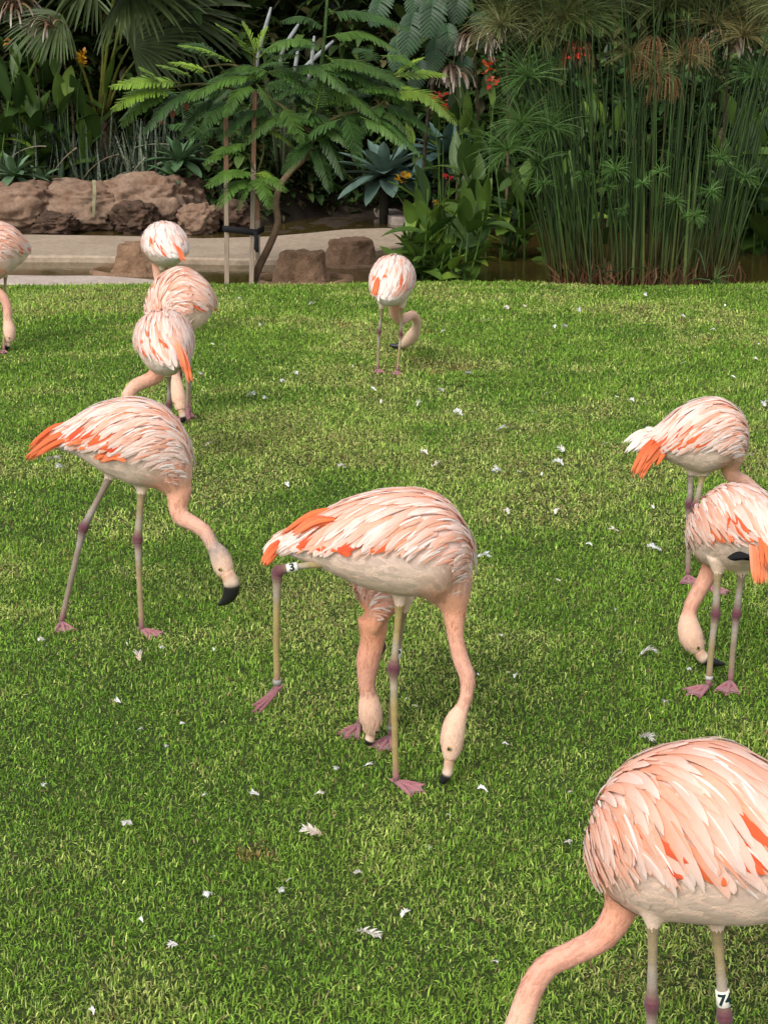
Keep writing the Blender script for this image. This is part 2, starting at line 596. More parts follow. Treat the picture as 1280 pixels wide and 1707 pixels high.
class Torso:
    def __init__(self, sp, Yb):
        st = []
        for s in sp:
            (tx, ty), (bx, by), d, lat = s
            a, b = P(tx, ty, Yb + d), P(bx, by, Yb + d)
            c = (a + b) / 2
            st.append(np.concatenate([c, (a - b) / 2, [lat * pxm(c)]]))
        self.m = 72
        g = catmull(st, self.m)
        self.C, self.U, self.R = g[:, :3], g[:, 3:6], np.maximum(g[:, 6], 0.004)
        t = unit(np.gradient(self.C, axis=0))
        self.L = unit(np.cross(t, self.U))
        self.T = t
        self.len = np.linalg.norm(np.diff(self.C, axis=0), axis=1).sum()

    def at(self, t, th):
        u = min(max(t, 0), 1) * (self.m - 1)
        i = min(int(u), self.m - 2)
        f = u - i
        c = self.C[i] * (1 - f) + self.C[i + 1] * f
        up = self.U[i] * (1 - f) + self.U[i + 1] * f
        L = self.L[i] * (1 - f) + self.L[i + 1] * f
        r = self.R[i] * (1 - f) + self.R[i + 1] * f
        w = r * (1 - 0.10 * (1 - math.cos(th)) / 2)
        return c + up * math.cos(th) + L * w * math.sin(th)

    def frame(self, t, th):
        if not hasattr(self, 'dC'):
            k = self.m - 1
            self.dC, self.dU = np.gradient(self.C, axis=0) * k, np.gradient(self.U, axis=0) * k
            self.W = self.L * self.R[:, None]
            self.dW = np.gradient(self.W, axis=0) * k
        u = min(max(t, 0), 1) * (self.m - 1)
        i = min(int(u), self.m - 2)
        f = u - i
        g = 1 - f
        co, si = math.cos(th), math.sin(th)
        kw = 1 - 0.05 * (1 - co)
        C, U, W = self.C[i] * g + self.C[i + 1] * f, self.U[i] * g + self.U[i + 1] * f, (self.W[i] * g + self.W[i + 1] * f) * kw
        rel = U * co + W * si
        dt = (self.dC[i] * g + self.dC[i + 1] * f) + (self.dU[i] * g + self.dU[i + 1] * f) * co + (self.dW[i] * g + self.dW[i + 1] * f) * (kw * si)
        dh = W * co - U * si
        n = np.array([dh[1] * dt[2] - dh[2] * dt[1], dh[2] * dt[0] - dh[0] * dt[2], dh[0] * dt[1] - dh[1] * dt[0]])
        n = n / (math.sqrt(n @ n) + 1e-12)
        if n @ rel < 0:
            n = -n
        return C + rel, dt, dh, n

    def surface(self, mb):
        na = 30
        rows = [[self.at(k / (self.m - 1), a) for a in np.linspace(-np.pi, np.pi, na, endpoint=False)] for k in range(self.m)]
        V = np.array(rows).reshape(-1, 3)
        V = np.vstack([V, self.C[:1], self.C[-1:]])
        i = np.arange(self.m - 1)[:, None] * na
        j = np.arange(na)[None, :]
        j2 = (j + 1) % na
        Q = np.stack([i + j, i + j2, i + na + j2, i + na + j], -1).reshape(-1, 4)
        j, j2 = j.ravel(), j2.ravel()
        k = self.m * na
        T = np.concatenate([np.stack([np.full(na, k), j2, j], 1), np.stack([np.full(na, k + 1), (self.m - 1) * na + j, (self.m - 1) * na + j2], 1)])
        mb.add(V, A3(1, 1, 1), Q, T)


def feather_shape(u, W, point=0.35):
    w = W * np.minimum(1, 0.45 + 1.6 * u) * np.sqrt(np.clip(1 - np.clip((u - (1 - point)) / point, 0, 1) ** 2.0, 0, 1))
    w[-1] = W * 0.06
    return w


def add_feather(mb, pts, nrm, W, c0, c1, point=0.35, cols=3, ridge=0.12):
    pts = np.asarray(pts)
    n = len(pts)
    t = unit(np.gradient(pts, axis=0))
    side = unit(np.cross(nrm, t))
    u = np.concatenate([[0], np.cumsum(np.linalg.norm(np.diff(pts, axis=0), axis=1))])
    u = u / (u[-1] + 1e-9)
    mb.strip(pts, side, feather_shape(u, W, point), mix(c0, c1, u), ridge=W * ridge, nrm=unit(nrm), cols=cols)


def surf_path(to, t, th, length, beta0, beta1, n, base, lift, thmax):
    """walk over the back from (t, th): backwards, and down by the angle beta"""
    sg = 1 if th >= 0 else -1
    pts, nr = [], []
    h = length / (n - 1)
    vel = None
    for k in range(n):
        u = k / (n - 1)
        if t > 0.03:
            p, dt, dh, nm = to.frame(t, th)
            off = base + lift * u
            p = p + nm * off
            if pts:
                vel = p - pts[-1]
            b = beta0 + (beta1 - beta0) * u
            hh = h * (0.22 if abs(th) > thmax else 1.0)
            t -= hh * math.cos(b) / max(np.linalg.norm(dt), 0.05)
            th += sg * hh * math.sin(b) / max(np.linalg.norm(dh), 0.02)
        else:
            if vel is None:
                vel = -dt if 'dt' in dir() else A3(0, 0, -1)
            vel = unit(unit(vel) + A3(0, 0, -0.12)) * h * 0.35
            p = pts[-1] + vel if pts else to.at(t, th)
            nm = unit(nr[-1] + A3(0, 0, 0.0)) if nr else UPZ
        pts.append(p)
        nr.append(nm)
    return np.array(pts), np.array(nr)


def leg_band(root, p, axis, r, h, text, face, flip=False, col=A3(0.80, 0.76, 0.66), along=False, size=1.0):
    axis = unit(axis)
    mb = MB()
    mb.tube(np.array([p - axis * h / 2, p - axis * h / 2 * .96, p + axis * h / 2 * .96, p + axis * h / 2]), np.array([r * .92, r, r, r * .92]), col, 20)
    o = mb.build('leg_band', M_BAND, root)
    if text:
        cu = bpy.data.curves.new('digits', 'FONT')
        cu.body = text
        cu.align_x, cu.align_y = 'CENTER', 'CENTER'
        cu.size = 1.0
        cu.offset = 0.045
        t = bpy.data.objects.new('digits', cu)
        COL.objects.link(t)
        dg = bpy.context.evaluated_depsgraph_get()
        me = bpy.data.meshes.new_from_object(t.evaluated_get(dg))
        import bmesh
        bm = bmesh.new()
        bm.from_mesh(me)
        bmesh.ops.triangulate(bm, faces=bm.faces[:])
        for _ in range(3):
            bmesh.ops.subdivide_edges(bm, edges=[e for e in bm.edges if e.calc_length() > 0.08], cuts=1)
            bmesh.ops.triangulate(bm, faces=bm.faces[:])
        bm.to_mesh(me)
        bm.free()
        n = len(me.vertices)
        V = np.empty(n * 3, np.float32)
        me.vertices.foreach_get('co', V)
        V = V.reshape(-1, 3)
        polys = [tuple(q.vertices) for q in me.polygons]
        bpy.data.objects.remove(t)
        bpy.data.meshes.remove(me)
        bpy.data.curves.remove(cu)
        s = h * 1.0 * size
        f = unit(face - axis * np.dot(face, axis))
        b = np.cross(axis, f) * (-1 if flip else 1)
        W = []
        for x, y, _ in V:
            if along:
                x, y = -y, x
            a = x * s / (r * 1.05)
            W.append(p + axis * (y * s) * (-1 if flip else 1) + (f * math.cos(a) + b * math.sin(a)) * r * 1.06)
        m2 = bpy.data.meshes.new('digits')
        m2.from_pydata([tuple(w - BASE[root.name]) for w in W], [], polys)
        a = m2.attributes.new('Col', 'FLOAT_COLOR', 'POINT')
        a.data.foreach_set('color', np.tile([0.012, 0.03, 0.03, 1.0], len(W)).astype(np.float32))
        m2.materials.append(M_INK)
        d = bpy.data.objects.new('digits', m2)
        COL.objects.link(d)
        d.parent = o
    return o


def flamingo(sp):
    """sp: stations of the body (top pixel, bottom pixel, depth offset, half width px), neck and bill polylines, legs, plumes"""
    Yb = sp['Y']
    base = P(*sp['at'], Yb)
    base = A3(base[0], base[1], 0.0)
    root = thing('flamingo', base, sp['label'], 'flamingo', 'flamingos feeding on the lawn')
    tone = sp.get('tone', 0.3)
    pale = sp.get('pale', 0.0)
    to = Torso(sp['body'], Yb)
    # neck and head
    nk = np.array([np.concatenate([P(x, y, Yb + d), [r * pxm(P(x, y, Yb + d))]]) for x, y, d, r in sp['neck']])
    ng = catmull(nk, 70)
    NP, NR = ng[:, :3], np.maximum(ng[:, 3], 0.004)
    mb = MB()
    to.surface(mb)
    mb.tube(NP, NR, A3(1, 1, 1), 16)
    legs = []
    for lg in sp['legs']:
        pts = []
        for k, (x, y, d, r) in enumerate(lg['pts']):
            p = P(x, y, Yb + d)
            pts.append(np.concatenate([p, [r * pxm(p)]]))
        if lg.get('foot') is not None and not lg.get('air'):
            fx, fy = lg['foot']
            g = G(fx, fy, 0.018)
            g[2] = 0.018
            # run the depth of the shank smoothly to the foot
            pts.append(np.concatenate([g, [pts[-1][3] * 0.95]]))
            if len(pts) > 3:
                hip, n = pts[0], len(pts)
                for k in range(1, n - 1):
                    f = (hip[2] - pts[k][2]) / (hip[2] - g[2] + 1e-6)
                    x, y, d, r = lg['pts'][k]
                    q = P(x, y, hip[1] * (1 - f) + g[1] * f)
                    pts[k] = np.concatenate([q, [r * pxm(q)]])
        pts = np.array(pts)
        legs.append((lg, pts))
        # feathered thigh: melts into the belly
        h, k = pts[0], pts[1]
        r0 = h[3] * 1.0
        th = np.array([h[:3] * 1.0 + UPZ * r0 * 2.0, h[:3] + UPZ * r0 * 0.6, h[:3] * .75 + k[:3] * .25, h[:3] * .3 + k[:3] * .7])
        if lg.get('air'):
            th = np.array([h[:3] + (h[:3] - k[:3]) * 0.4, h[:3], h[:3] * .7 + k[:3] * .3])
            mb.tube(th, np.array([r0 * 1.2, r0, k[3] * 1.1]), A3(1, 1, 1), 10)
        else:
            mb.tube(th, np.array([r0 * 2.1, r0 * 1.5, r0 * 0.95, k[3] * 1.1]), A3(1, 1, 1), 10)
    V, Q, T = remeshed(mb, sp.get('voxel', 0.0075))
    # pigment
    nn = len(V)
    dn, si = np.full(nn, 1e9), np.zeros(nn)
    for k in range(len(NP)):
        d = np.linalg.norm(V - NP[k], axis=1) / NR[k]
        b = d < dn
        dn[b], si[b] = d[b], k / (len(NP) - 1)
    dt_, ti = np.full(nn, 1e9), np.zeros(nn)
    for k in range(to.m):
        d = np.linalg.norm(V - to.C[k], axis=1)
        b = d < dt_
        dt_[b], ti[b] = d[b], k / (to.m - 1)
    zrel = np.clip(np.array([np.dot(V[i] - to.C[int(ti[i] * (to.m - 1))], unit(to.U[int(ti[i] * (to.m - 1))])) / (np.linalg.norm(to.U[int(ti[i] * (to.m - 1))]) + 1e-6) for i in range(nn)]), -1, 1)
    chest = mix(PEACH * A3(.95, .92, .88), SALMON * A3(.93, 1.1, 1.2), tone)
    belly = mix(CREAM, A3(0.88, 0.57, 0.43), tone * .6)
    ct = mix(belly, mix(PINKWHITE, SHELL, tone), smooth(-0.6, 0.3, zrel))
    ct = mix(ct, WHITE, smooth(0.28, 0.05, ti) * 0.8)
    w = (smooth(0.60, 0.95, ti - 0.12 * zrel) * (1 - smooth(-0.9, -1.0, zrel) * smooth(1.9, 2.4, dn)))[:, None] * (1 - pale * 0.6)
    ct = ct * (1 - w) + chest * w
    hs = sp.get('headfrom', 0.72)
    cn = mix(chest, mix(A3(0.80, 0.50, 0.37), A3(0.72, 0.32, 0.22), tone), smooth(0.0, 0.35, si))
    cn = mix(cn, mix(A3(0.80, 0.55, 0.39), A3(0.78, 0.47, 0.34), tone), smooth(hs - 0.25, hs, si))
    cn = mix(cn, A3(0.66, 0.38, 0.22), smooth(0.93, 1.0, si) * 0.8)
    def cn_of(s):
        q_ = mix(chest, mix(A3(0.80, 0.50, 0.37), A3(0.72, 0.32, 0.22), tone), float(smooth(0.0, 0.35, s)))
        return mix(q_, mix(A3(0.80, 0.55, 0.39), A3(0.78, 0.47, 0.34), tone), float(smooth(hs - 0.25, hs, s)))

    if sp.get('grey_nape'):
        g = np.exp(-((si - hs + .03) / 0.13) ** 2) * 0.8 * (0.5 + 0.5 * np.clip(fbm3(V, 40, 2) + .5, 0, 1))
        cn = mix(cn, A3(0.15, 0.145, 0.15), np.clip(g * 1.15, 0, .85))
    wn_ = smooth(1.75, 1.1, dn) * smooth(0.45, 0.8, ti)
    wn_ = np.maximum(wn_, smooth(1.35, 1.1, dn))
    C = mix(ct, cn, wn_)
    for lg, pts in legs:     # thighs keep the belly's cream
        a_, b_ = pts[0][:3] + UPZ * pts[0][3] * .5, pts[1][:3]
        tt = np.clip(((V - a_) @ (b_ - a_)) / ((b_ - a_) @ (b_ - a_)), 0, 1)
        dd = np.linalg.norm(V - a_ - tt[:, None] * (b_ - a_), axis=1)
        C = mix(C, belly, smooth(pts[0][3] * 2.2, pts[0][3] * 1.3, dd))
    C = C * (0.95 + 0.1 * RNG.random(nn))[:, None]
    body = MB()
    body.add(V, C, Q, T)
    # bare legs and webbed feet belong to the same body mesh
    for lg, pts in legs:
        n = 60
        g = catmull(pts, n)
        u = np.linspace(0, 1, n)
        yel = lg.get('yellow', 0.4)
        c = mix(LEGC, LEGY, np.full(n, yel))
        ki = lg['pts'].__len__() and lg.get('knee')
        if ki is not None:
            dk = np.linalg.norm(g[:, :3] - pts[ki][:3], axis=1)
            c = mix(c, JOINT, np.exp(-(dk / 0.030) ** 2))
            c = mix(c, A3(0.40, 0.36, 0.34), np.exp(-((dk - 0.05) / 0.025) ** 2) * 0.5)
        de = np.linalg.norm(g[:, :3] - g[-1, :3], axis=1)
        c = mix(c, FOOTC * 0.8, np.exp(-(de / 0.035) ** 2))
        c = c * (0.90 + 0.2 * RNG.random(n))[:, None]
        gp, gr = g[:, :3] + 0, g[:, 3] * (1 + 0.10 * (RNG.random(n) - .5))
        body.tube(gp, gr, c, 10)
        if lg.get('toes') is not None:
            p = g[-1, :3]
            if lg.get('air'):
                x, y, d = lg['toes']
                q = P(x, y, Yb + d)
                sc = np.linalg.norm(q - p) / 0.08
                foot(body, p, q - p, lg.get('foot_up', A3(0, -1, 0.3)), sc, 0.16, FOOTC * .75)
                body.tube(np.array([p + UPZ * .006, p * .6 + q * .4, p * .15 + q * .85]), [.0085, .0105, .005], FOOTC * .62, 8)
            else:
                q = G(*lg['toes'], 0.018)
                q[2] = 0.016
                foot(body, p - UPZ * 0.013, q - p, UPZ, 1.0, 0.5)
    body.build('body', M_BODY, root)
    # bill: pale base, black hooked end
    bl = np.array([np.concatenate([P(x, y, Yb + d), [r * pxm(P(x, y, Yb + d))]]) for x, y, d, r in sp['bill']])
    n = 18
    bl[0, 3] *= 0.72
    bl[1, 3] *= 0.92
    g = catmull(bl, n)
    u = np.linspace(0, 1, n)
    bk = sp.get('black', 0.42)
    c = mix(mix(A3(0.62, 0.36, 0.24), A3(0.68, 0.52, 0.40), smooth(0, bk, u)), BLACK, smooth(bk - 0.06, bk + 0.05, u))
    mb = MB()
    mb.tube(g[:, :3], np.maximum(g[:, 3], 0.0015), c, 12)
    mb.build('bill', M_BILL, root)
    # eyes
    hk = int(sp.get('eye', 0.88) * 69)
    hd = unit(NP[hk + 2] - NP[hk - 2])
    bend = unit((bl[-1][:3] - bl[0][:3]) - hd * np.dot(hd, bl[-1][:3] - bl[0][:3]) + 1e-4)
    lat = unit(np.cross(hd, bend))
    for sg in (-1, 1):
        mb = MB()
        q = NP[hk] + lat * sg * NR[hk] * 0.93 - bend * NR[hk] * 0.25
        mb.ball(q, 0.0062, A3(0.40, 0.30, 0.10), 10, 6)
        mb.ball(q + lat * sg * 0.0035, 0.0042, BLACK, 8, 5)
        mb.build('eye', M_EYE, root)
    # ---------------- plumage
    near = sp.get('near', 1.0)
    cols, nseg = (5, 11) if near > 1.2 else (3, 8)
    R = np.random.default_rng(sp.get('seed', 1))
    thmax = math.radians(sp.get('thmax', 88))

    def put(name, pts, nr, W, c0, c1, point=0.35, ridge=0.12):
        m = MB()
        add_feather(m, pts, nr, W, c0, c1, point, cols, ridge)
        m.build(name, M_FEATHER, root)

    # coral coverts and the black flight feathers below the wing's lower edge
    for sg in (-1, 1):
        for k in range(sp.get('ncoral', 12)):
            t0 = R.uniform(0.17, 0.40) + (0.12 if k % 4 == 0 else 0)
            th = sg * math.radians(R.uniform(35, 78) if k % 4 else R.uniform(66, 88))
            pts, nr = surf_path(to, t0, th, R.uniform(0.08, 0.13), 0.35, 0.5, nseg, 0.0045, 0.005, thmax + 0.12)
            c = mix(CORAL, ORANGE, R.random())
            put('wing_feather', pts, nr, R.uniform(0.009, 0.013), c * .9, c)
        for k in range(sp.get('nblack', 2)):
            t0 = R.uniform(0.30, 0.42)
            th = sg * (thmax + math.radians(R.uniform(2, 7)))
            pts, nr = surf_path(to, t0, th, R.uniform(0.10, 0.14), 0.05, 0.0, nseg, 0.003, 0.003, thmax)
            put('flight_feather', pts, nr, 0.010, BLACK, BLACK)
    # rows of coverts and scapulars, from the tail forward so that the front rows overlap
    L = to.len
    rows = np.linspace(0.14, sp.get('front', 0.80), sp.get('rows', 11))
    for ri, t0 in enumerate(rows):
        f = (t0 - rows[0]) / (rows[-1] - rows[0])
        ln = (0.175 * (1 - f) + 0.085 * f)
        W = (0.0105 * (1 - f) + 0.0072 * f) * sp.get('fw', 1.0)
        arc = np.linalg.norm(to.at(t0, 0.8) - to.at(t0, -0.8)) / 1.43 * 0.9
        cnt = max(3, int(arc * thmax * 2 / (W * 1.65)))
        for a in (np.arange(cnt) + 0.5 + R.uniform(-.3, .3, cnt)) / cnt * 2 - 1:
            th = a * thmax * 0.94
            if abs(th) > 0.45 and t0 < 0.34 and R.random() < 0.5:
                continue
            st = min(1, abs(th) / 0.9)
            hang = sp.get('hang', 0.5)
            b0 = (hang * .55 + 0.30 * f) * st + R.normal(0, 0.08)
            b1 = b0 + hang * st
            pts, nr = surf_path(to, t0 + R.uniform(-.02, .02), th, ln * R.uniform(0.8, 1.15), b0, b1, nseg, 0.0035 + R.uniform(0, .002), 0.0042 + 0.002 * (1 - f) + R.uniform(-.001, .0015), thmax + R.uniform(-.05, .30))
            z = R.random()
            sal = tone * (0.35 + 0.9 * math.sin(f * 2.6))
            c = mix(PINKWHITE, SHELL, R.random())
            if pale:
                c = mix(c, A3(0.92, 0.80, 0.74), pale)
            c0 = mix(c, SALMON, min(1, sal * R.uniform(0.5, 1.5)))
            c1 = mix(c, WHITE, R.uniform(0, 0.4))
            if z < sal * 0.6:
                c0, c1 = mix(SALMON, PEACH, R.random() * .5), mix(PEACH, SHELL, R.random())
            put('wing_feather', pts, nr, W * R.uniform(0.85, 1.2), c0, c1, R.uniform(.4, .65))
    # long drooping tail plumes traced from root to tip
    for (rx, ry, rd), (tx, ty, td), nfe, spr, kind in sp.get('plumes', []):
        for k in range(nfe):
            a = (k + 0.5) / nfe * 2 - 1
            p0 = P(rx + a * spr * .5 * R.uniform(.7, 1.2), ry + a * spr * .6, Yb + rd + R.uniform(-.015, .015))
            p2 = P(tx + a * spr * R.uniform(.6, 1.0), ty + R.uniform(-.5, .25) * spr, Yb + td + R.uniform(-.02, .02))
            p1 = (p0 + p2) / 2 + UPZ * np.linalg.norm(p2 - p0) * R.uniform(.06, .14)
            pts = catmull([p0, p1, p2], nseg)
            t = unit(np.gradient(pts, axis=0))
            tow = unit(A3(0, 0, CAMH * .9) - p1 + A3(0, 0, 1.2) + A3(R.normal(0, .5), 0, R.normal(0, .3)))
            nr = unit(tow - t * (t @ tow)[:, None])
            if kind == 'orange':
                c0, c1 = mix(CORAL, ORANGE, R.random()), mix(ORANGE, SALMON, R.random() * .7)
            elif kind == 'salmon':
                c0, c1 = mix(PEACH, SALMON, R.random()), mix(ORANGE, SALMON, R.random())
            elif kind == 'black':
                c0 = c1 = BLACK
            else:
                c0, c1 = CREAM, WHITE
            put('tail_feather', pts, nr, min(R.uniform(.75, 1.15) * 0.0068, 0.14 * np.linalg.norm(p2 - p0)), c0, c1, 0.7, 0.25)
    # soft contour feathers on flank, breast and rump
    mb = MB()
    for k in range(int(sp.get('contour', 230) * 1.5)):
        t0 = R.uniform(0.10, 0.93)
        sg = 1 if R.random() < .5 else -1
        lo = math.radians(80 if t0 < 0.75 else 20)
        th = sg * R.uniform(lo, math.radians(165))
        n = 5
        pts, nr = surf_path(to, t0, th, R.uniform(0.025, 0.05), -0.12, -0.25, n, -0.0008, 0.0015, 9)
        i = int(t0 * (to.m - 1))
        zr = math.cos(th)
        c = mix(belly, mix(PINKWHITE, SHELL, tone), smooth(-.6, .3, zr))
        c = mix(c, WHITE, smooth(.28, .05, t0) * .8)
        ww = float(smooth(.60, .95, t0 - .12 * zr)) * (1 - pale * 0.6)
        c = c * (1 - ww) + chest * ww
        c = c * R.uniform(.90, 1.06)
        add_feather(mb, pts, nr, R.uniform(.005, .009), c * .97, mix(c, WHITE, .12 * (1 - ww)), 0.7, 3, 0.05)
    # short down on neck and head
    for k in range(int(420 if near >= 1 else 200)):
        i = int(R.uniform(2, 60))
        tt = unit(NP[i + 1] - NP[i - 1])
        a = unit(np.cross(tt, R.normal(0, 1, 3)))
        p0 = NP[i] + a * NR[i] * 0.96
        ln_ = R.uniform(.010, .020)
        cc = cn_of(i / 69.0) * R.uniform(.95, 1.06)
        q = np.array([p0, p0 + tt * ln_ * .5 + a * .0012, p0 + tt * ln_ + a * (NR[min(i + 2, 69)] - NR[i]) * .5 + a * .0014])
        mb.strip(q, np.repeat(np.cross(tt, a)[None], 3, 0), np.array([.0016, .0018, .0004]), cc, cols=2)
    o = mb.build('contour_plumage', M_FEATHER, root)
    o['kind'] = 'stuff'
    # loose barbs and narrow streaks that break up the wing's feather edges
    mb = MB()
    for k in range(int(sp.get('wisps', 420))):
        t0 = R.uniform(0.10, sp.get('front', 0.80) + .06)
        th = R.uniform(-1, 1) * (thmax + .12)
        f = np.clip((t0 - .14) / .66, 0, 1)
        st = min(1, abs(th) / .9)
        hang = sp.get('hang', 0.5)
        b0 = (hang * .7 + .3 * f) * st + R.normal(0, .08)
        o0 = 0.0062 + R.uniform(0, .0035)
        pts, nr = surf_path(to, t0, th, R.uniform(.035, .085) * (1.15 - .5 * f), b0, b0 + hang * .5 * st, 6, o0, .0015, thmax + .35)
        z = R.random()
        sal = tone * (0.35 + 0.9 * math.sin(f * 2.6))
        c = mix(PINKWHITE, WHITE, R.random())
        if pale:
            c = mix(c, A3(.92, .82, .76), pale)
        c0 = c
        if z < .25 + sal * .6:
            c0, c = mix(SALMON, PEACH, R.random()), mix(PEACH, SHELL, R.random())
        add_feather(mb, pts, nr, R.uniform(.0016, .0042), c0, c, .8, 3, .3)
    o = mb.build('wing_barbs', M_FEATHER, root)
    o['kind'] = 'stuff'
    for bd in sp.get('bands', []):
        x, y, d = bd['at']
        lg, pts = legs[bd['leg']]
        p = P(x, y, Yb + d)
        # snap to the leg's own axis
        g = catmull(pts, 120)
        k = int(np.argmin([np.linalg.norm(np.cross(unit(ray(x, y)), q - A3(0, 0, CAMH))) for q in g[:, :3]]))
        k = min(max(k, 1), 118)
        q = g[k, :3]
        ax = unit(g[k - 1, :3] - g[k + 1, :3])
        leg_band(root, q, ax, g[k, 3] + 0.0025, bd['h'], bd.get('text'), A3(0, 0, CAMH) - q + A3(bd.get('turn', 0), 0, 0), bd.get('flip', False), bd.get('col', A3(0.80, 0.76, 0.66)), bd.get('along', False), bd.get('size', 1.0))
    return root


def lin(d0, d1, pts):
    """spread a depth offset evenly over a pixel polyline"""
    n = len(pts)
    return [(x, y, d0 + (d1 - d0) * k / (n - 1), r) for k, (x, y, r) in enumerate(pts)]


def gd(px, py, Y, z=0.02):
    return G(px, py, z)[1] - Y


def straight(hip, knee, below, dz=0.0, rs=(11, 5.5, 6, 9, 6, 5), d0=0.0):
    """leg pixels: hip, mid tibia, over the joint, joint, under the joint, shank"""
    (hx, hy), (kx, ky), (fx, fy) = hip, knee, below
    q = lambda a, b, f: (a[0] * (1 - f) + b[0] * f, a[1] * (1 - f) + b[1] * f)
    pts = [(*hip, d0, rs[0]), (*q(hip, knee, .30), d0, rs[1]), (*q(hip, knee, .82), d0, rs[2]), (*knee, d0, rs[3]), (*q(knee, below, .13), d0, rs[4]), (*q(knee, below, .5), d0, rs[5])]
    return pts


BIRDS = []
# centre bird standing on one leg
Y = 3.34
hd = gd(738, 1302, Y)
BIRDS.append(dict(
    Y=Y, at=(660, 1300), seed=3, tone=0.5, near=1.3, voxel=0.006, rows=14, hang=.6, thmax=72,
    label='flamingo balancing on one leg, other foot lifted behind, wearing the number 3 leg band',
    body=[((452, 903), (452, 915), 0, 9), ((490, 884), (490, 927), 0, 30), ((540, 858), (548, 951), 0, 55), ((606, 831), (610, 977), 0, 75),
          ((682, 821), (672, 990), 0, 82), ((742, 838), (700, 992), 0, 76), ((783, 900), (712, 1000), .01, 56), ((787, 965), (726, 1008), .01, 36), ((778, 1015), (737, 1022), .01, 22)],
    neck=lin(0.01, hd, [(758, 1000, 24), (757, 1025, 18.5), (760, 1065, 13.5), (768, 1099, 14), (778, 1127, 13.5), (778, 1154, 11.5), (771, 1178, 11.5), (760, 1200, 18), (754, 1226, 20.5), (752, 1250, 17), (749, 1268, 10)]),
    bill=[(749, 1262, hd, 11), (747, 1280, hd, 9.5), (744, 1292, hd, 9), (738, 1301, hd, 7), (733, 1303, hd, 3)], black=0.45, headfrom=0.75,
    legs=[dict(pts=straight((667, 998), (656, 1113), (659, 1299), rs=(10, 6.2, 6.4, 11, 7, 5.6)), foot=(660, 1301), toes=(702, 1312), knee=3, yellow=0.75),
          dict(pts=[(545, 938, -.04, 10), (515, 942, -.04, 6), (486, 946, -.04, 6), (464, 953, -.04, 10.5), (462, 978, -.04, 7), (461, 1060, -.04, 5.5), (462, 1130, -.04, 5.6), (463, 1150, -.04, 6)], foot=None, air=True, toes=(422, 1187, -.06), knee=3, yellow=0.75)],
    plumes=[((575, 852, .0), (472, 893, -.01), 18, 8, 'orange'), ((560, 868, -.045), (492, 892, -.035), 12, 9, 'orange'), ((470, 905, -.03), (442, 942, -.02), 8, 8, 'orange')],
    bands=[dict(leg=1, at=(487, 946, -.04), h=0.026, text='3', along=True), dict(leg=1, at=(461, 1137, -.04), h=0.012, col=A3(.28, .27, .25))]))
# bird behind it, seen from the front
Y = 3.60
hd = gd(614, 1236, Y)
BIRDS.append(dict(
    Y=Y, at=(645, 1225), seed=4, tone=0.75, thmax=80, voxel=0.007, contour=60,
    label='flamingo facing the camera behind the one-legged flamingo, wearing the number 8 leg band',
    body=[((655, 905), (655, 913), .34, 8), ((652, 880), (652, 955), .24, 42), ((648, 866), (648, 1000), .10, 58), ((640, 872), (644, 1016), -.01, 60),
          ((628, 905), (640, 1022), -.08, 54), ((618, 955), (636, 1034), -.11, 44), ((615, 1010), (633, 1050), -.12, 32), ((616, 1045), (630, 1058), -.12, 23)],
    neck=lin(-0.11, hd, [(622, 1030, 27), (621, 1065, 21), (614, 1099, 20), (611, 1134, 15), (613, 1154, 14), (616, 1176, 19.5), (618, 1195, 20), (619, 1213, 14), (618, 1224, 9)]),
    bill=[(618, 1218, hd, 11), (617, 1229, hd, 9), (614, 1236, hd, 8), (609, 1237, hd, 3)], black=0.5, headfrom=0.62,
    legs=[dict(pts=straight((643, 1005), (635, 1078), (600, 1212), rs=(9, 5, 5.5, 8.5, 5.5, 4.5)), foot=(598, 1206), toes=(582, 1218), knee=3, yellow=0.3),
          dict(pts=straight((674, 1010), (658, 1120), (648, 1230), rs=(9, 5, 5.5, 8.5, 5.5, 4.5)), foot=(650, 1226), toes=(636, 1240), knee=3, yellow=0.4)],
    bands=[dict(leg=1, at=(666, 1088, 0), h=0.026, text='8', turn=0.6), dict(leg=1, at=(650, 1212, 0), h=0.011, col=A3(.28, .27, .25))]))
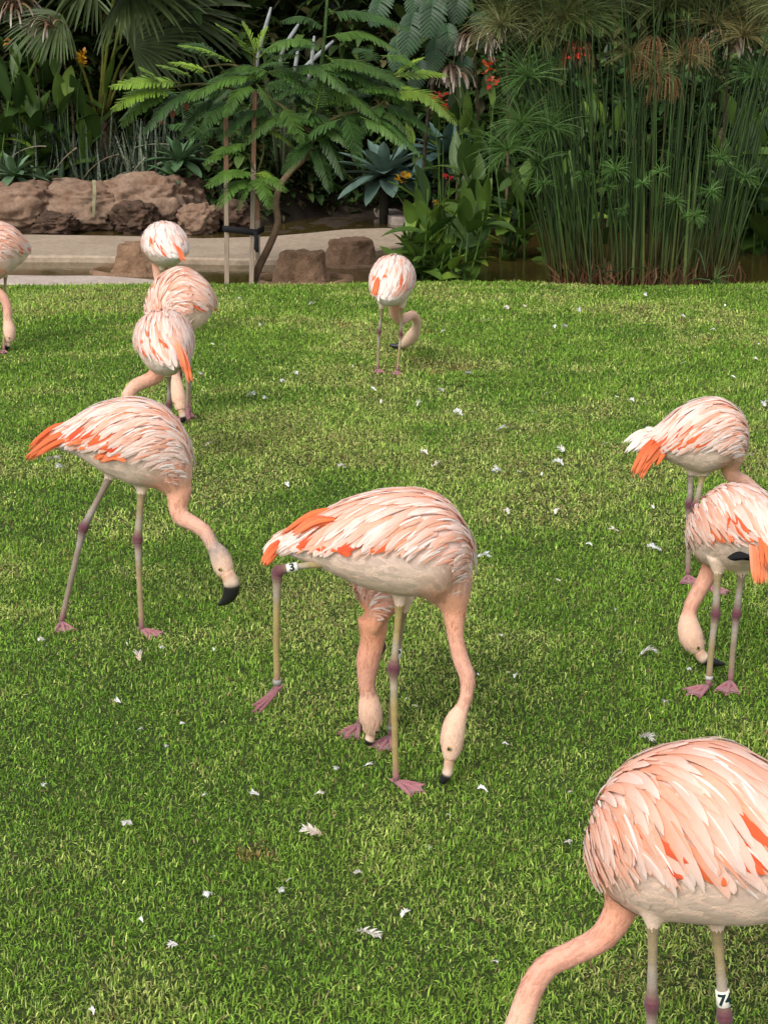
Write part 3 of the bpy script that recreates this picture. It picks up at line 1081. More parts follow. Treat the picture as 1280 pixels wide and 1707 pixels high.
# left striding bird
Y = 4.41
hd = gd(364, 1009, Y, 0.10)
BIRDS.append(dict(
    Y=Y, at=(190, 1050), seed=5, tone=0.25, near=1.0, rows=12, grey_nape=True, ncoral=15, nblack=4,
    label='flamingo in mid-stride with a grey smudged nape and black bill held above the grass',
    body=[((85, 724), (85, 747), 0, 9), ((120, 703), (126, 757), 0, 28), ((165, 678), (172, 785), 0, 48), ((223, 667), (220, 806), 0, 57),
          ((273, 683), (247, 811), 0, 54), ((310, 730), (263, 815), 0, 42), ((321, 785), (275, 822), 0, 28), ((317, 815), (281, 829), 0, 20)],
    neck=lin(0.0, hd, [(300, 812, 22), (297, 843, 16.5), (303, 862, 14.5), (321, 872, 13), (341, 886, 12), (354, 908, 11.5), (366, 926, 17), (373, 945, 17.5), (378, 960, 12)]),
    bill=[(377, 953, hd, 16), (384, 966, hd, 14), (387, 980, hd, 13.5), (382, 994, hd, 11.5), (373, 1003, hd, 7), (364, 1009, hd, 2)], black=0.31, headfrom=0.72, eye=0.9,
    legs=[dict(pts=straight((186, 790), (140, 879), (104, 1030), rs=(9, 5.5, 5.8, 9, 5.6, 4.8)), foot=(103, 1036), toes=(112, 1056), knee=3, yellow=0.05),
          dict(pts=straight((237, 812), (230, 899), (236, 1044), rs=(10, 6, 6.2, 9, 5.8, 4.8)), foot=(237, 1048), toes=(272, 1057), knee=3, yellow=0.45)],
    plumes=[((140, 722, -.04), (50, 766, -.03), 18, 14, 'orange'), ((135, 712, .0), (60, 752, .0), 18, 16, 'orange'), ((172, 742, -.08), (122, 748, -.06), 13, 18, 'orange'), ((205, 762, -.1), (165, 768, -.08), 8, 14, 'orange')]))
# right bird with the white tail tuft
Y = 4.90
hd = gd(1285, 935, Y)
BIRDS.append(dict(
    Y=Y, at=(1160, 965), seed=6, tone=0.30, rows=11,
    label='flamingo with a fluffy white tuft above its orange tail, grazing beyond another on the right',
    body=[((1062, 735), (1062, 750), 0, 12), ((1096, 716), (1099, 762), 0, 30), ((1140, 680), (1135, 778), 0, 47), ((1191, 666), (1165, 788), 0, 52),
          ((1229, 686), (1190, 783), 0, 46), ((1243, 722), (1201, 779), 0, 33), ((1237, 755), (1206, 778), 0, 22), ((1229, 770), (1208, 782), 0, 15)],
    neck=lin(0.0, hd, [(1222, 755, 20), (1216, 779, 15), (1222, 795, 13), (1238, 802, 12), (1254, 814, 10.5), (1267, 828, 10.5), (1275, 850, 11), (1280, 875, 16), (1283, 892, 17), (1285, 905, 11)]),
    bill=[(1285, 903, hd, 11), (1287, 917, hd, 9), (1283, 930, hd, 7), (1278, 936, hd, 3)],
    legs=[dict(pts=straight((1152, 784), (1148, 841), (1146, 958), rs=(9, 4.8, 5, 7.5, 5, 4.3)), foot=(1146, 958), toes=(1150, 968), knee=3, yellow=0.1),
          dict(pts=straight((1172, 786), (1158, 845), (1182, 975), rs=(10, 5, 5, 7.5, 5, 4.3)), foot=(1182, 975), toes=(1200, 982), knee=3, yellow=0.6)],
    plumes=[((1096, 740, -.05), (1062, 795, -.07), 17, 17, 'orange'), ((1108, 745, -.05), (1085, 775, -.06), 11, 14, 'orange'), ((1100, 728, .02), (1058, 750, -.02), 22, 26, 'white'), ((1098, 728, .0), (1084, 718, .0), 10, 14, 'white')]))
# right bird seen from behind, head down to its left
Y = 3.95
hd = gd(1190, 1106, Y)
BIRDS.append(dict(
    Y=Y, at=(1195, 1140), seed=7, tone=0.55, rows=11,
    label='flamingo turned away, pinkish back and orange tail, bill pressed to the grass by its leg',
    body=[((1290, 890), (1288, 903), -.20, 10), ((1276, 852), (1272, 935), -.15, 36), ((1250, 821), (1247, 950), -.05, 58), ((1222, 809), (1222, 951), .03, 64),
          ((1195, 822), (1203, 946), .10, 58), ((1181, 858), (1193, 941), .15, 42), ((1180, 905), (1189, 940), .16, 26), ((1182, 930), (1188, 945), .16, 18)],
    neck=lin(0.15, hd, [(1187, 915, 20), (1185, 940, 16), (1179, 958, 14.5), (1166, 982, 13.5), (1154, 1004, 12.5), (1148, 1022, 12.5), (1147, 1040, 18), (1151, 1061, 20.5), (1159, 1077, 16), (1165, 1087, 11)]),
    bill=[(1163, 1083, hd, 13), (1170, 1095, hd, 11), (1180, 1101, hd, 9.5), (1195, 1105, hd, 6), (1207, 1107, hd, 2.5)], black=0.33, eye=0.9,
    legs=[dict(pts=straight((1196, 948), (1192, 1023), (1178, 1140), rs=(10, 6, 6.2, 8.5, 6, 5.2)), foot=(1180, 1142), toes=(1142, 1152), knee=3, yellow=0.45),
          dict(pts=straight((1236, 950), (1227, 1023), (1216, 1132), rs=(10, 5.6, 5.8, 8.5, 5.5, 4.8)), foot=(1217, 1134), toes=(1212, 1146), knee=3, yellow=0.2)],
    plumes=[((1258, 890, -.14), (1268, 972, -.22), 20, 16, 'salmon'), ((1270, 885, -.16), (1285, 945, -.24), 14, 16, 'orange'), ((1218, 868, -.1), (1222, 905, -.12), 7, 10, 'orange'), ((1250, 930, -.15), (1216, 933, -.12), 6, 8, 'black')],
    bands=[dict(leg=0, at=(1181, 1128, 0), h=0.010, col=A3(.45, .43, .40))]))
# big bird in the right foreground
Y = 2.08
hd = 0.06
BIRDS.append(dict(
    Y=Y, at=(1130, 1890), seed=8, tone=0.72, near=1.6, voxel=0.006, rows=15, thmax=86, front=0.86, hang=0.85, fw=0.95, ncoral=16, contour=320,
    label='large salmon-backed flamingo stretching its bare pink neck out, wearing the number 74 leg band',
    body=[((1420, 1440), (1420, 1465), -.12, 15), ((1350, 1352), (1350, 1515), -.10, 60), ((1275, 1296), (1278, 1534), -.06, 98), ((1195, 1252), (1205, 1533), -.02, 120),
          ((1119, 1252), (1135, 1527), .03, 124), ((1052, 1276), (1092, 1518), .07, 104), ((1012, 1328), (1068, 1502), .10, 78), ((1008, 1396), (1060, 1490), .12, 52), ((1019, 1442), (1058, 1492), .12, 34)],
    neck=lin(0.11, hd, [(1038, 1425, 42), (1038, 1475, 34), (1033, 1518, 28), (1003, 1562, 23), (957, 1588, 21), (917, 1607, 20.5), (892, 1636, 21), (877, 1671, 22), (864, 1712, 24), (856, 1742, 32), (850, 1780, 33), (846, 1812, 22)]),
    bill=[(846, 1806, hd, 22), (842, 1835, hd, 17), (832, 1856, hd, 13), (818, 1866, hd, 5)], black=0.45, headfrom=0.76,
    legs=[dict(pts=straight((1088, 1528), (1086, 1673), (1082, 1860), rs=(15, 8.5, 9, 13.5, 9, 8)), foot=(1082, 1868), toes=(1030, 1890), knee=3, yellow=0.4),
          dict(pts=straight((1193, 1534), (1207, 1694), (1212, 1890), rs=(14, 8.5, 9.5, 14, 9, 8)), foot=(1212, 1900), toes=(1165, 1922), knee=3, yellow=0.5)],
    plumes=[((1330, 1470, -.2), (1290, 1490, -.2), 4, 20, 'orange'), ((1360, 1440, -.18), (1440, 1530, -.2), 12, 30, 'orange')],
    bands=[dict(leg=1, at=(1204, 1664, 0), h=0.026, text='74', turn=0.75, size=.95)]))
# far bird in the middle seen from behind
Y = 8.65
hd = gd(650, 577, Y, .03)
BIRDS.append(dict(
    Y=Y, at=(648, 620), seed=9, tone=0.18, rows=9, pale=0.5, fw=1.5, ncoral=6, contour=140,
    label='pale flamingo seen from behind, neck looped out and black bill pointing across its legs',
    body=[((640, 492), (640, 500), -.22, 8), ((645, 462), (646, 509), -.17, 26), ((650, 436), (652, 511), -.06, 36), ((655, 426), (655, 508), .04, 37),
          ((658, 430), (657, 503), .14, 34), ((660, 450), (658, 504), .2, 25), ((660, 482), (659, 508), .21, 16)],
    neck=lin(0.2, hd, [(659, 495, 14), (659, 510, 12), (660, 524, 10.5), (668, 533, 9), (677, 530, 8), (687, 525, 7.5), (694, 533, 7.2), (694, 546, 8), (689, 557, 10.5), (682, 566, 10.5), (674, 573, 7.5)]),
    bill=[(676, 572, hd, 7.5), (668, 576, hd, 6.5), (660, 577, hd, 5), (649, 575, hd, 2)], black=0.3,
    legs=[dict(pts=straight((637, 510), (632, 553), (629, 614), rs=(5, 2.6, 2.7, 4, 2.6, 2.3)), foot=(630, 615), toes=(636, 624), knee=3, yellow=0.35),
          dict(pts=straight((670, 508), (668, 557), (662, 618), rs=(5, 2.6, 2.7, 4, 2.6, 2.3)), foot=(662, 618), toes=(658, 628), knee=3, yellow=0.6)],
    plumes=[((632, 464, -.17), (624, 494, -.2), 7, 5, 'orange'), ((645, 460, -.18), (640, 464, -.2), 3, 5, 'orange')]))
# white bird by the channel
Y = 9.75
hd = gd(262, 560, Y)
BIRDS.append(dict(
    Y=Y, at=(275, 565), seed=10, tone=0.12, rows=9, pale=0.7, fw=1.5, ncoral=6, contour=140,
    label='white flamingo with a bright orange tail fan, farthest back by the channel kerb',
    body=[((296, 424), (296, 432), -.22, 7), ((288, 400), (287, 440), -.16, 26), ((279, 380), (280, 445), -.06, 36), ((274, 370), (275, 444), .04, 37),
          ((270, 376), (271, 442), .13, 34), ((266, 395), (268, 444), .19, 24), ((264, 425), (265, 447), .2, 15)],
    neck=lin(0.2, hd, [(266, 430, 13), (264, 448, 10), (266, 468, 8), (270, 488, 7), (268, 508, 7), (264, 525, 9.5), (262, 540, 9.5), (262, 549, 6)]),
    bill=[(262, 548, hd, 6), (262, 556, hd, 5), (264, 561, hd, 2)],
    legs=[dict(pts=straight((271, 444), (268, 495), (268, 560), rs=(5, 2.4, 2.5, 3.6, 2.4, 2.1)), foot=(268, 560), toes=(266, 568), knee=3, yellow=0.5),
          dict(pts=straight((286, 444), (286, 495), (287, 562), rs=(5, 2.4, 2.5, 3.6, 2.4, 2.1)), foot=(287, 562), toes=(285, 570), knee=3, yellow=0.3)],
    plumes=[((294, 408, -.18), (307, 436, -.22), 9, 6, 'orange'), ((268, 404, -.16), (270, 412, -.19), 4, 9, 'orange')]))
# peach bird in front of it, tail to the right
Y = 7.45
hd = gd(304, 702, Y)
BIRDS.append(dict(
    Y=Y, at=(300, 690), seed=12, tone=0.6, rows=10, fw=1.3, ncoral=5, contour=150,
    label='peach flamingo with ruffled wing feathers and a black-edged tail tip, partly behind another',
    body=[((358, 497), (357, 510), .1, 7), ((345, 478), (340, 532), .07, 25), ((325, 456), (320, 551), .02, 42), ((300, 447), (301, 562), 0, 48),
          ((276, 462), (286, 568), -.05, 45), ((263, 497), (280, 574), -.1, 34), ((268, 545), (284, 580), -.12, 22), ((276, 572), (286, 584), -.12, 14)],
    neck=lin(-0.1, hd, [(278, 560, 18), (283, 588, 11), (289, 607, 9.5), (292, 627, 9), (296, 648, 11.5), (299, 667, 12), (302, 684, 8)]),
    bill=[(302, 682, hd, 8), (305, 692, hd, 6.5), (306, 699, hd, 5), (303, 704, hd, 2)], headfrom=0.6,
    legs=[dict(pts=straight((302, 560), (300, 625), (303, 690), rs=(6, 3, 3.2, 4.6, 3, 2.7)), foot=(303, 692), toes=(296, 702), knee=3, yellow=0.3),
          dict(pts=straight((318, 552), (316, 620), (317, 688), rs=(6, 3, 3.2, 4.6, 3, 2.7)), foot=(317, 688), toes=(311, 698), knee=3, yellow=0.3)],
    plumes=[((340, 490, .06), (360, 503, .08), 5, 6, 'white'), ((345, 488, .08), (358, 494, .1), 3, 3, 'black'), ((350, 510, .04), (360, 518, .06), 4, 4, 'orange'), ((322, 508, -.1), (330, 512, -.1), 3, 5, 'orange')]))
# bird from behind over the striding one
Y = 6.40
hd = gd(235, 770, Y)
BIRDS.append(dict(
    Y=Y, at=(275, 770), seed=13, tone=0.3, rows=10, fw=1.25, pale=0.25, ncoral=9,
    label='flamingo seen from behind with long orange tail hanging over a lifted foot',
    body=[((296, 600), (296, 612), -.22, 8), ((288, 570), (285, 622), -.17, 27), ((280, 535), (276, 627), -.07, 44), ((275, 518), (273, 621), .05, 49),
          ((272, 525), (270, 613), .15, 46), ((270, 548), (268, 612), .21, 32), ((266, 585), (266, 618), .22, 20)],
    neck=lin(0.2, hd, [(267, 600, 19), (262, 624, 14), (247, 634, 12), (228, 642, 11.5), (215, 657, 11), (212, 675, 10.5), (218, 697, 10.5), (226, 718, 13), (231, 738, 15), (234, 754, 10)]),
    bill=[(234, 752, hd, 10), (236, 764, hd, 8), (240, 772, hd, 3)],
    legs=[dict(pts=straight((250, 618), (251, 675), (255, 770), rs=(7, 3.4, 3.6, 5, 3.4, 3)), foot=(255, 772), toes=(250, 786), knee=3, yellow=0.5),
          dict(pts=straight((284, 620), (282, 674), (286, 775), rs=(7, 3.4, 3.6, 5.5, 3.4, 3)), foot=(286, 776), toes=(280, 790), knee=3, yellow=0.2)],
    plumes=[((300, 578, -.2), (317, 638, -.27), 9, 7, 'orange'), ((292, 565, -.19), (312, 618, -.25), 7, 8, 'salmon'), ((268, 568, -.19), (277, 583, -.2), 4, 7, 'orange'), ((300, 600, -.2), (302, 607, -.22), 1, 2, 'black')]))
BIRDS[-1]['legs'].append(dict(pts=[(296, 606, -.1, 6), (310, 622, -.22, 3.2), (313, 640, -.24, 3.0), (313, 660, -.24, 2.6), (313, 682, -.24, 2.6)], foot=None, air=True, toes=(315, 702, -.27), knee=None, yellow=0.2))
BIRDS[-1]['legs'].pop(1)
BIRDS[-1]['legs'].insert(0, dict(pts=straight((282, 620), (282, 674), (284, 775), rs=(7, 3.4, 3.6, 5.5, 3.4, 3)), foot=(284, 776), toes=(278, 790), knee=3, yellow=0.2))
BIRDS[-1]['legs'].pop(1)
# bird cut by the left edge
Y = 9.5
hd = gd(8, 580, Y)
BIRDS.append(dict(
    Y=Y, at=(5, 585), seed=14, tone=0.5, rows=9, fw=1.4, contour=140, ncoral=5,
    label='pink flamingo with its bill down, standing alone near the kerb',
    body=[((41, 413), (41, 422), .12, 7), ((33, 393), (33, 437), .08, 24), ((12, 375), (15, 452), .02, 36), ((-12, 371), (-4, 466), -.05, 40),
          ((-32, 388), (-16, 474), -.12, 36), ((-40, 425), (-20, 478), -.16, 26), ((-30, 462), (-16, 484), -.17, 16)],
    neck=lin(-0.15, hd, [(-24, 450, 16), (-18, 476, 11), (-6, 486, 9), (6, 496, 8), (13, 513, 7.5), (14, 533, 7.5), (16, 549, 10.5), (16, 562, 10), (14, 571, 6)]),
    bill=[(15, 568, hd, 7), (13, 575, hd, 6), (9, 580, hd, 5), (3, 581, hd, 2)], black=0.35,
    legs=[dict(pts=straight((10, 452), (8, 515), (7, 582), rs=(5, 2.4, 2.6, 3.8, 2.4, 2.2)), foot=(7, 583), toes=(2, 590), knee=3, yellow=0.5),
          dict(pts=straight((-8, 462), (-9, 520), (-10, 585), rs=(5, 2.4, 2.6, 3.8, 2.4, 2.2)), foot=(-10, 586), toes=(-15, 593), knee=3, yellow=0.4)],
    plumes=[((34, 408, .08), (45, 422, .1), 5, 4, 'orange')]))
for sp in BIRDS:
    flamingo(sp)
# ------------------------------------------------------------------ ground beyond the lawn: water, kerbs, slab, bank
WZ = -0.065
M_CONC = soilmat('sandy_concrete', (0.32, 0.24, 0.17), (0.43, 0.335, 0.24), 2.2, bump=0.2, rough=0.85, c3=(0.36, 0.26, 0.185))
M_KERB = soilmat('kerb_concrete', (0.40, 0.31, 0.26), (0.52, 0.43, 0.36), 3.0, bump=0.15, rough=0.85)
M_MUD = soilmat('nest_mud', (0.22, 0.125, 0.07), (0.44, 0.27, 0.165), 9.0, bump=1.0, rough=0.95)
M_WETMUD = soilmat('wet_mud', (0.030, 0.021, 0.014), (0.075, 0.05, 0.032), 5.0, bump=0.6, rough=0.6, wet=0.2)
M_ROCK = soilmat('pale_rock', (0.16, 0.085, 0.05), (0.36, 0.25, 0.175), 3.0, bump=0.8, rough=0.9, c3=(0.44, 0.36, 0.29))
M_ROCKR = soilmat('reddish_rock', (0.17, 0.095, 0.06), (0.33, 0.22, 0.15), 2.8, bump=0.6, rough=0.9)
M_ROCKD = soilmat('dark_wet_rock', (0.055, 0.034, 0.023), (0.17, 0.10, 0.065), 5.0, bump=1.0, rough=0.75)

g = grid('ground', -400, 400, -300, 600, 12, 12, lambda x, y: np.full(len(x), -0.9), A3(.1, .1, .1), M_SOIL)
tag(g, kind='structure')


def watermat():
    m, nt, ns, L = newmat('pond_water')
    out = N(ns, 'ShaderNodeOutputMaterial')
    bs = N(ns, 'ShaderNodeBsdfPrincipled')
    tc = N(ns, 'ShaderNodeTexCoord')
    n1 = N(ns, 'ShaderNodeTexNoise', Scale=0.9, Detail=5.0)
    L.new(tc.outputs['Object'], n1.inputs['Vector'])
    cr = N(ns, 'ShaderNodeValToRGB')
    cr.color_ramp.elements[0].color = (0.050, 0.033, 0.009, 1)
    cr.color_ramp.elements[1].color = (0.095, 0.068, 0.018, 1)
    L.new(n1.outputs['Fac'], cr.inputs[0])
    L.new(cr.outputs[0], bs.inputs['Base Color'])
    bs.inputs['Roughness'].default_value = 0.07
    bs.inputs['IOR'].default_value = 1.33
    mp = N(ns, 'ShaderNodeMapping')
    mp.inputs['Scale'].default_value = (3.0, 9.0, 1)
    L.new(tc.outputs['Object'], mp.inputs[0])
    n2 = N(ns, 'ShaderNodeTexNoise', Scale=2.0, Detail=3.0)
    L.new(mp.outputs[0], n2.inputs['Vector'])
    bp = N(ns, 'ShaderNodeBump')
    bp.inputs['Strength'].default_value = 0.09
    bp.inputs['Distance'].default_value = 0.02
    L.new(n2.outputs['Fac'], bp.inputs['Height'])
    L.new(bp.outputs[0], bs.inputs['Normal'])
    L.new(bs.outputs[0], out.inputs['Surface'])
    return m


w = grid('pond_water', -14, 14, 12.3, 24, 8, 8, lambda x, y: np.full(len(x), WZ), A3(.1, .1, .1), watermat())
tag(w, kind='structure')


def bank_front(x):
    x = np.asarray(x, float)
    return 18.3 + 1.2 * smooth(-1.6, -0.7, x) * (1 - smooth(0.3, 1.3, x)) - 0.5 * smooth(1.5, 3, x)


def bank_z(x, y):
    d = y - bank_front(x)
    z = -0.5 + 0.75 * smooth(-0.4, 0.5, d) + 0.22 * np.clip(d - 0.4, 0, 4) + 0.95 * np.clip(d - 3.6, 0, 12)
    return z + 0.12 * (vnoise(x, y, 1.7, 3) - .5) + 0.05 * (vnoise(x, y, 6, 8) - .5)


b = grid('planting_bank', -16, 16, 17.0, 32, 130, 70, bank_z, A3(.1, .1, .1), M_SOIL)
tag(b, kind='structure')


def prism(name, top, zt, zb, mat, bev=0.02):
    """slab from a list of ground points (x, y), with a small rounded arris"""
    top = np.asarray(top, float)
    n = len(top)
    c = top.mean(0)
    inn = top + unit(c - top) * bev
    V = np.vstack([np.c_[top, np.full(n, zb)], np.c_[top, np.full(n, zt - bev)], np.c_[inn, np.full(n, zt)]])
    j = np.arange(n)
    k = (j + 1) % n
    Q = np.vstack([np.stack([j, k, n + k, n + j], 1), np.stack([n + j, n + k, 2 * n + k, 2 * n + j], 1)])
    me = bpy.data.meshes.new(name)
    me.from_pydata([tuple(v) for v in V], [], [tuple(q) for q in Q] + [tuple(2 * n + j)])
    me.materials.append(mat)
    o = bpy.data.objects.new(name, me)
    COL.objects.link(o)
    return o


fr = [(-260, 426), (-60, 426), (120, 426), (260, 428), (400, 431), (480, 430), (560, 424), (621, 416), (690, 405)]
bk = [(690, 380), (640, 380), (579, 382), (509, 389), (450, 394), (340, 397), (200, 393), (60, 391), (-260, 390)]
sl = prism('concrete_apron', [G(*p)[:2] for p in fr] + [G(*p)[:2] for p in bk], 0.0, -0.4, M_CONC)
tag(sl, kind='structure')
xs = np.linspace(-6, -1.62, 30)
kb = prism('concrete_kerb', [(x, float(edge_y(x)) + 0.07) for x in xs] + [(x, float(edge_y(x)) + 0.07 + 0.50 * float(smooth(-1.6, -2.6, x)) + 0.04) for x in xs[::-1]], 0.0, -0.4, M_KERB, 0.015)
tag(kb, kind='structure')
cp = catmull([G(560, 341)[:2], G(590, 341.5)[:2], G(620, 345)[:2], G(645, 353)[:2], G(672, 366)[:2]], 16)
tn = unit(np.gradient(cp, axis=0))
nm = np.stack([-tn[:, 1], tn[:, 0]], 1)
ck = prism('curved_kerb', np.vstack([cp - nm * .14, (cp + nm * .14)[::-1]]), 0.03, -0.4, M_KERB, 0.02)
tag(ck, kind='structure')
md = grid('mud_bed', -2.75, 0.9, 16.7, 21.0, 70, 70,
          lambda x, y: WZ - 0.02 + 0.085 * (vnoise(x, y, 1.6, 5) - .42) + 0.05 * (vnoise(x, y, 7, 9) - .5) + 0.03 * (vnoise(x, y, 17, 2) - .5), A3(.1, .1, .1), M_WETMUD)
tag(md, kind='structure')


# ------------------------------------------------------------------ mud nests and boulders
def lathe(mb, c, prof, na, col, amp=0.02, seed=0.0):
    rows = []
    for r, z in prof:
        a = np.linspace(0, 2 * np.pi, na, endpoint=False)
        rows.append(np.stack([r * np.cos(a), r * np.sin(a), np.full(na, z)], 1))
    V = np.concatenate(rows)
    nz = fbm3(V + seed, 5.0, 4) * amp + fbm3(V + seed, 22.0, 3) * amp * 0.45
    rad = unit(np.c_[V[:, :2], np.zeros(len(V))])
    V = V + rad * nz[:, None] + UPZ * (nz * 0.6)[:, None]
    n = len(prof)
    i = np.arange(n - 1)[:, None] * na
    j = np.arange(na)[None, :]
    j2 = (j + 1) % na
    Q = np.stack([i + j, i + j2, i + na + j2, i + na + j], -1).reshape(-1, 4)
    mb.add(V + c, col, Q)


def nest(px, py, rb, rt, h, label, ring=None, mat=None, z0=WZ, dish=True, seed=0.0):
    c = G(px, py, z0)
    s = pxm(c)
    rb, rt, h = rb * s, rt * s, h * s
    root = thing('mud_nest', c, label, 'nest', 'mud nests')
    mb = MB()
    prof = [(rb * 1.12, -0.06), (rb * 1.02, 0.02 * h)] + [(rb + (rt - rb) * (u ** 0.8), h * u) for u in np.linspace(.08, .95, 14)]
    prof += [(rt * .96, h), (rt * .84, h * 1.0), (rt * .70, h * .95), (rt * .5, h * .87), (rt * .25, h * .83), (0.002, h * .82)] if dish else [(rt * .85, h * 1.02), (rt * .5, h * 1.06), (0.002, h * 1.07)]
    lathe(mb, c, prof, 72, A3(.2, .1, .1), 0.03, seed)
    mb.build('mound', mat or M_MUD, root)
    if ring:
        mb = MB()
        ro, ri = ring[0] * s, ring[1] * s
        a = np.linspace(0, 2 * np.pi, 48)
        prof = [(ri * .4, -0.05), (ri, -0.02), (ri * 1.02, 0.015), ((ri + ro) / 2, 0.032), (ro * .98, 0.018), (ro, -0.03), (ro * 1.01, -.1)]
        lathe(mb, c, prof, 64, A3(.2, .1, .1), 0.018, seed + 5)
        mb.build('rim', mat or M_MUD, root)
    return root


nest(229, 452, 40, 30, 46, 'brown truncated mud nest on a round rim beside the white flamingo', ring=(80, 68), seed=1)
nest(503, 467, 46, 36, 47, 'brown mud nest on a wide rim just behind the lawn edge by the sapling', ring=(88, 70), seed=2)
nest(585, 441, 47, 35, 41, 'taller dished mud nest standing just in front of the concrete apron', ring=(62, 50), seed=3)
nest(486, 364, 25, 18, 27, 'small weathered mud mound in the wet mud behind the bent trunk', seed=4, dish=False, mat=M_MUD)
nest(540, 354, 34, 21, 26, 'crumbled dark mud nest near the curved kerb', seed=6, mat=M_WETMUD)


def boulder(x0, x1, y0, y1, depth, label, mat, seed, z0=WZ, amp=0.16, py=None):
    c = G((x0 + x1) / 2, y1 if py is None else py, z0)
    s = pxm(c)
    rx, h = (x1 - x0) / 2 * s, (y1 - y0) * s
    c = c + A3(0, depth * 0.8, 0)
    import bmesh
    bm = bmesh.new()
    bmesh.ops.create_icosphere(bm, subdivisions=5, radius=1.0)
    V = np.array([v.co for v in bm.verts])
    F = [tuple(v.index for v in f.verts) for f in bm.faces]
    bm.free()
    sg = np.sign(V) * np.abs(V) ** 0.78
    n1 = fbm3(V + seed * 3.1, 1.1, 5)
    n2 = fbm3(V + seed * 7.7, 3.5, 4)
    n3 = np.abs(fbm3(V * A3(1, 1, 2.2) + seed, 2.0, 4))
    V2 = sg * (1 + amp * n1 + amp * .6 * n2 - amp * 1.0 * n3)[:, None] * A3(rx, depth, h * 0.55) + A3(0, 0, h * 0.45)
    me = bpy.data.meshes.new('boulder')
    me.from_pydata([tuple(v) for v in V2], [], F)
    me.polygons.foreach_set('use_smooth', np.ones(len(F), bool))
    me.materials.append(mat)
    o = bpy.data.objects.new('boulder', me)
    COL.objects.link(o)
    o.location = c
    return tag(o, label, 'boulder', 'boulders along the pool')


boulder(-60, 90, 302, 388, 0.5, 'reddish-brown boulder below the green agave rosette', M_ROCKR, 1)
boulder(40, 215, 306, 386, 0.5, 'long tan boulder with a sagging top beside the reddish one', M_ROCK, 2, amp=.22)
boulder(160, 325, 296, 384, 0.55, 'tallest pale boulder in the row of rocks along the pool', M_ROCK, 3, amp=.2)
boulder(258, 356, 298, 376, 0.5, 'greyish boulder leaning behind the pale one near the stakes', M_ROCKR, 4, amp=.18)
boulder(52, 124, 358, 394, 0.28, 'low dark wet rock at the foot of the tan boulder', M_ROCKD, 5, amp=.3)
boulder(186, 262, 338, 391, 0.28, 'dark mossy wet lump in front of the pale boulder', M_ROCKD, 6, amp=.3)
boulder(292, 364, 342, 392, 0.30, 'brown flat-topped rock beside the left stake', M_ROCKR, 7, amp=.22)
boulder(352, 420, 338, 386, 0.32, 'dark brown rock seen between the stakes', M_ROCKD, 8, amp=.25)
boulder(505, 600, 292, 338, 0.4, 'brown rock at the far pool edge behind the nests', M_ROCKR, 9, amp=.25)
boulder(592, 690, 306, 350, 0.35, 'dark wet rock under the blue-grey agave', M_ROCKD, 11, amp=.25)
boulder(86, 120, 283, 345, 0.25, 'small reddish rock poking up behind the tan boulder', M_ROCKR, 10, py=380)


# ------------------------------------------------------------------ leaves
def bend_path(p, d, L, bend, n, twist=0.0):
    d = unit(d)
    pts = [np.asarray(p, float)]
    for k in range(n - 1):
        pts.append(pts[-1] + d * L / (n - 1))
        d = unit(d + A3(0, 0, -1) * bend / (n - 1))
    return np.array(pts)


def side_of(path, roll=0.0):
    t = unit(np.gradient(path, axis=0))
    s = np.cross(t, UPZ)
    ln = np.linalg.norm(s, axis=1)
    if ln.min() < 0.15:
        s = np.repeat(np.cross(t[-1], UPZ)[None], len(t), 0) + A3(1e-3, 0, 0)
    s = unit(s)
    if roll:
        nn = np.cross(s, t)
        s = s * math.cos(roll) + nn * math.sin(roll)
    return s


def leaf(mb, p, d, L, W, bend, c0, c1, n=8, shape='ellipse', fold=0.12, roll=0.0, cols=3):
    path = bend_path(p, d, L, bend, n)
    u = np.linspace(0, 1, n)
    if shape == 'ellipse':
        hw = W * np.sin(np.pi * np.clip(u, .02, .985) ** 0.85) ** 0.75
    elif shape == 'agave':
        hw = W * np.where(u < .55, 0.55 + 0.45 * np.sin(u / .55 * np.pi / 2), np.cos((u - .55) / .45 * np.pi / 2) ** 0.75 + .015)
    else:
        hw = W * (np.clip(1 - u, 0.03, 1) ** 0.55) * np.minimum(1, .55 + 2 * u)
    mb.strip(path, side_of(path, roll), hw, mix(c0, c1, u), ridge=-hw * fold * 2, cols=cols)


R = np.random.default_rng(77)
DKG, MDG, LTG, YLG = A3(0.027, 0.06, 0.011), A3(0.056, 0.115, 0.017), A3(0.115, 0.195, 0.028), A3(0.20, 0.30, 0.04)


def flower(mb, p, s, c, n=7):
    for k in range(n):
        a, e = R.uniform(0, 6.28), R.uniform(-.3, 1.1)
        d = A3(math.cos(a) * math.cos(e), math.sin(a) * math.cos(e), math.sin(e))
        leaf(mb, p + d * s * .1 + R.normal(0, s * .25, 3), d, s * R.uniform(.6, 1.1), s * R.uniform(.22, .36), R.uniform(.4, 1.4), c * R.uniform(.8, 1.1), c * R.uniform(.8, 1.15), 5, roll=R.uniform(-1, 1))


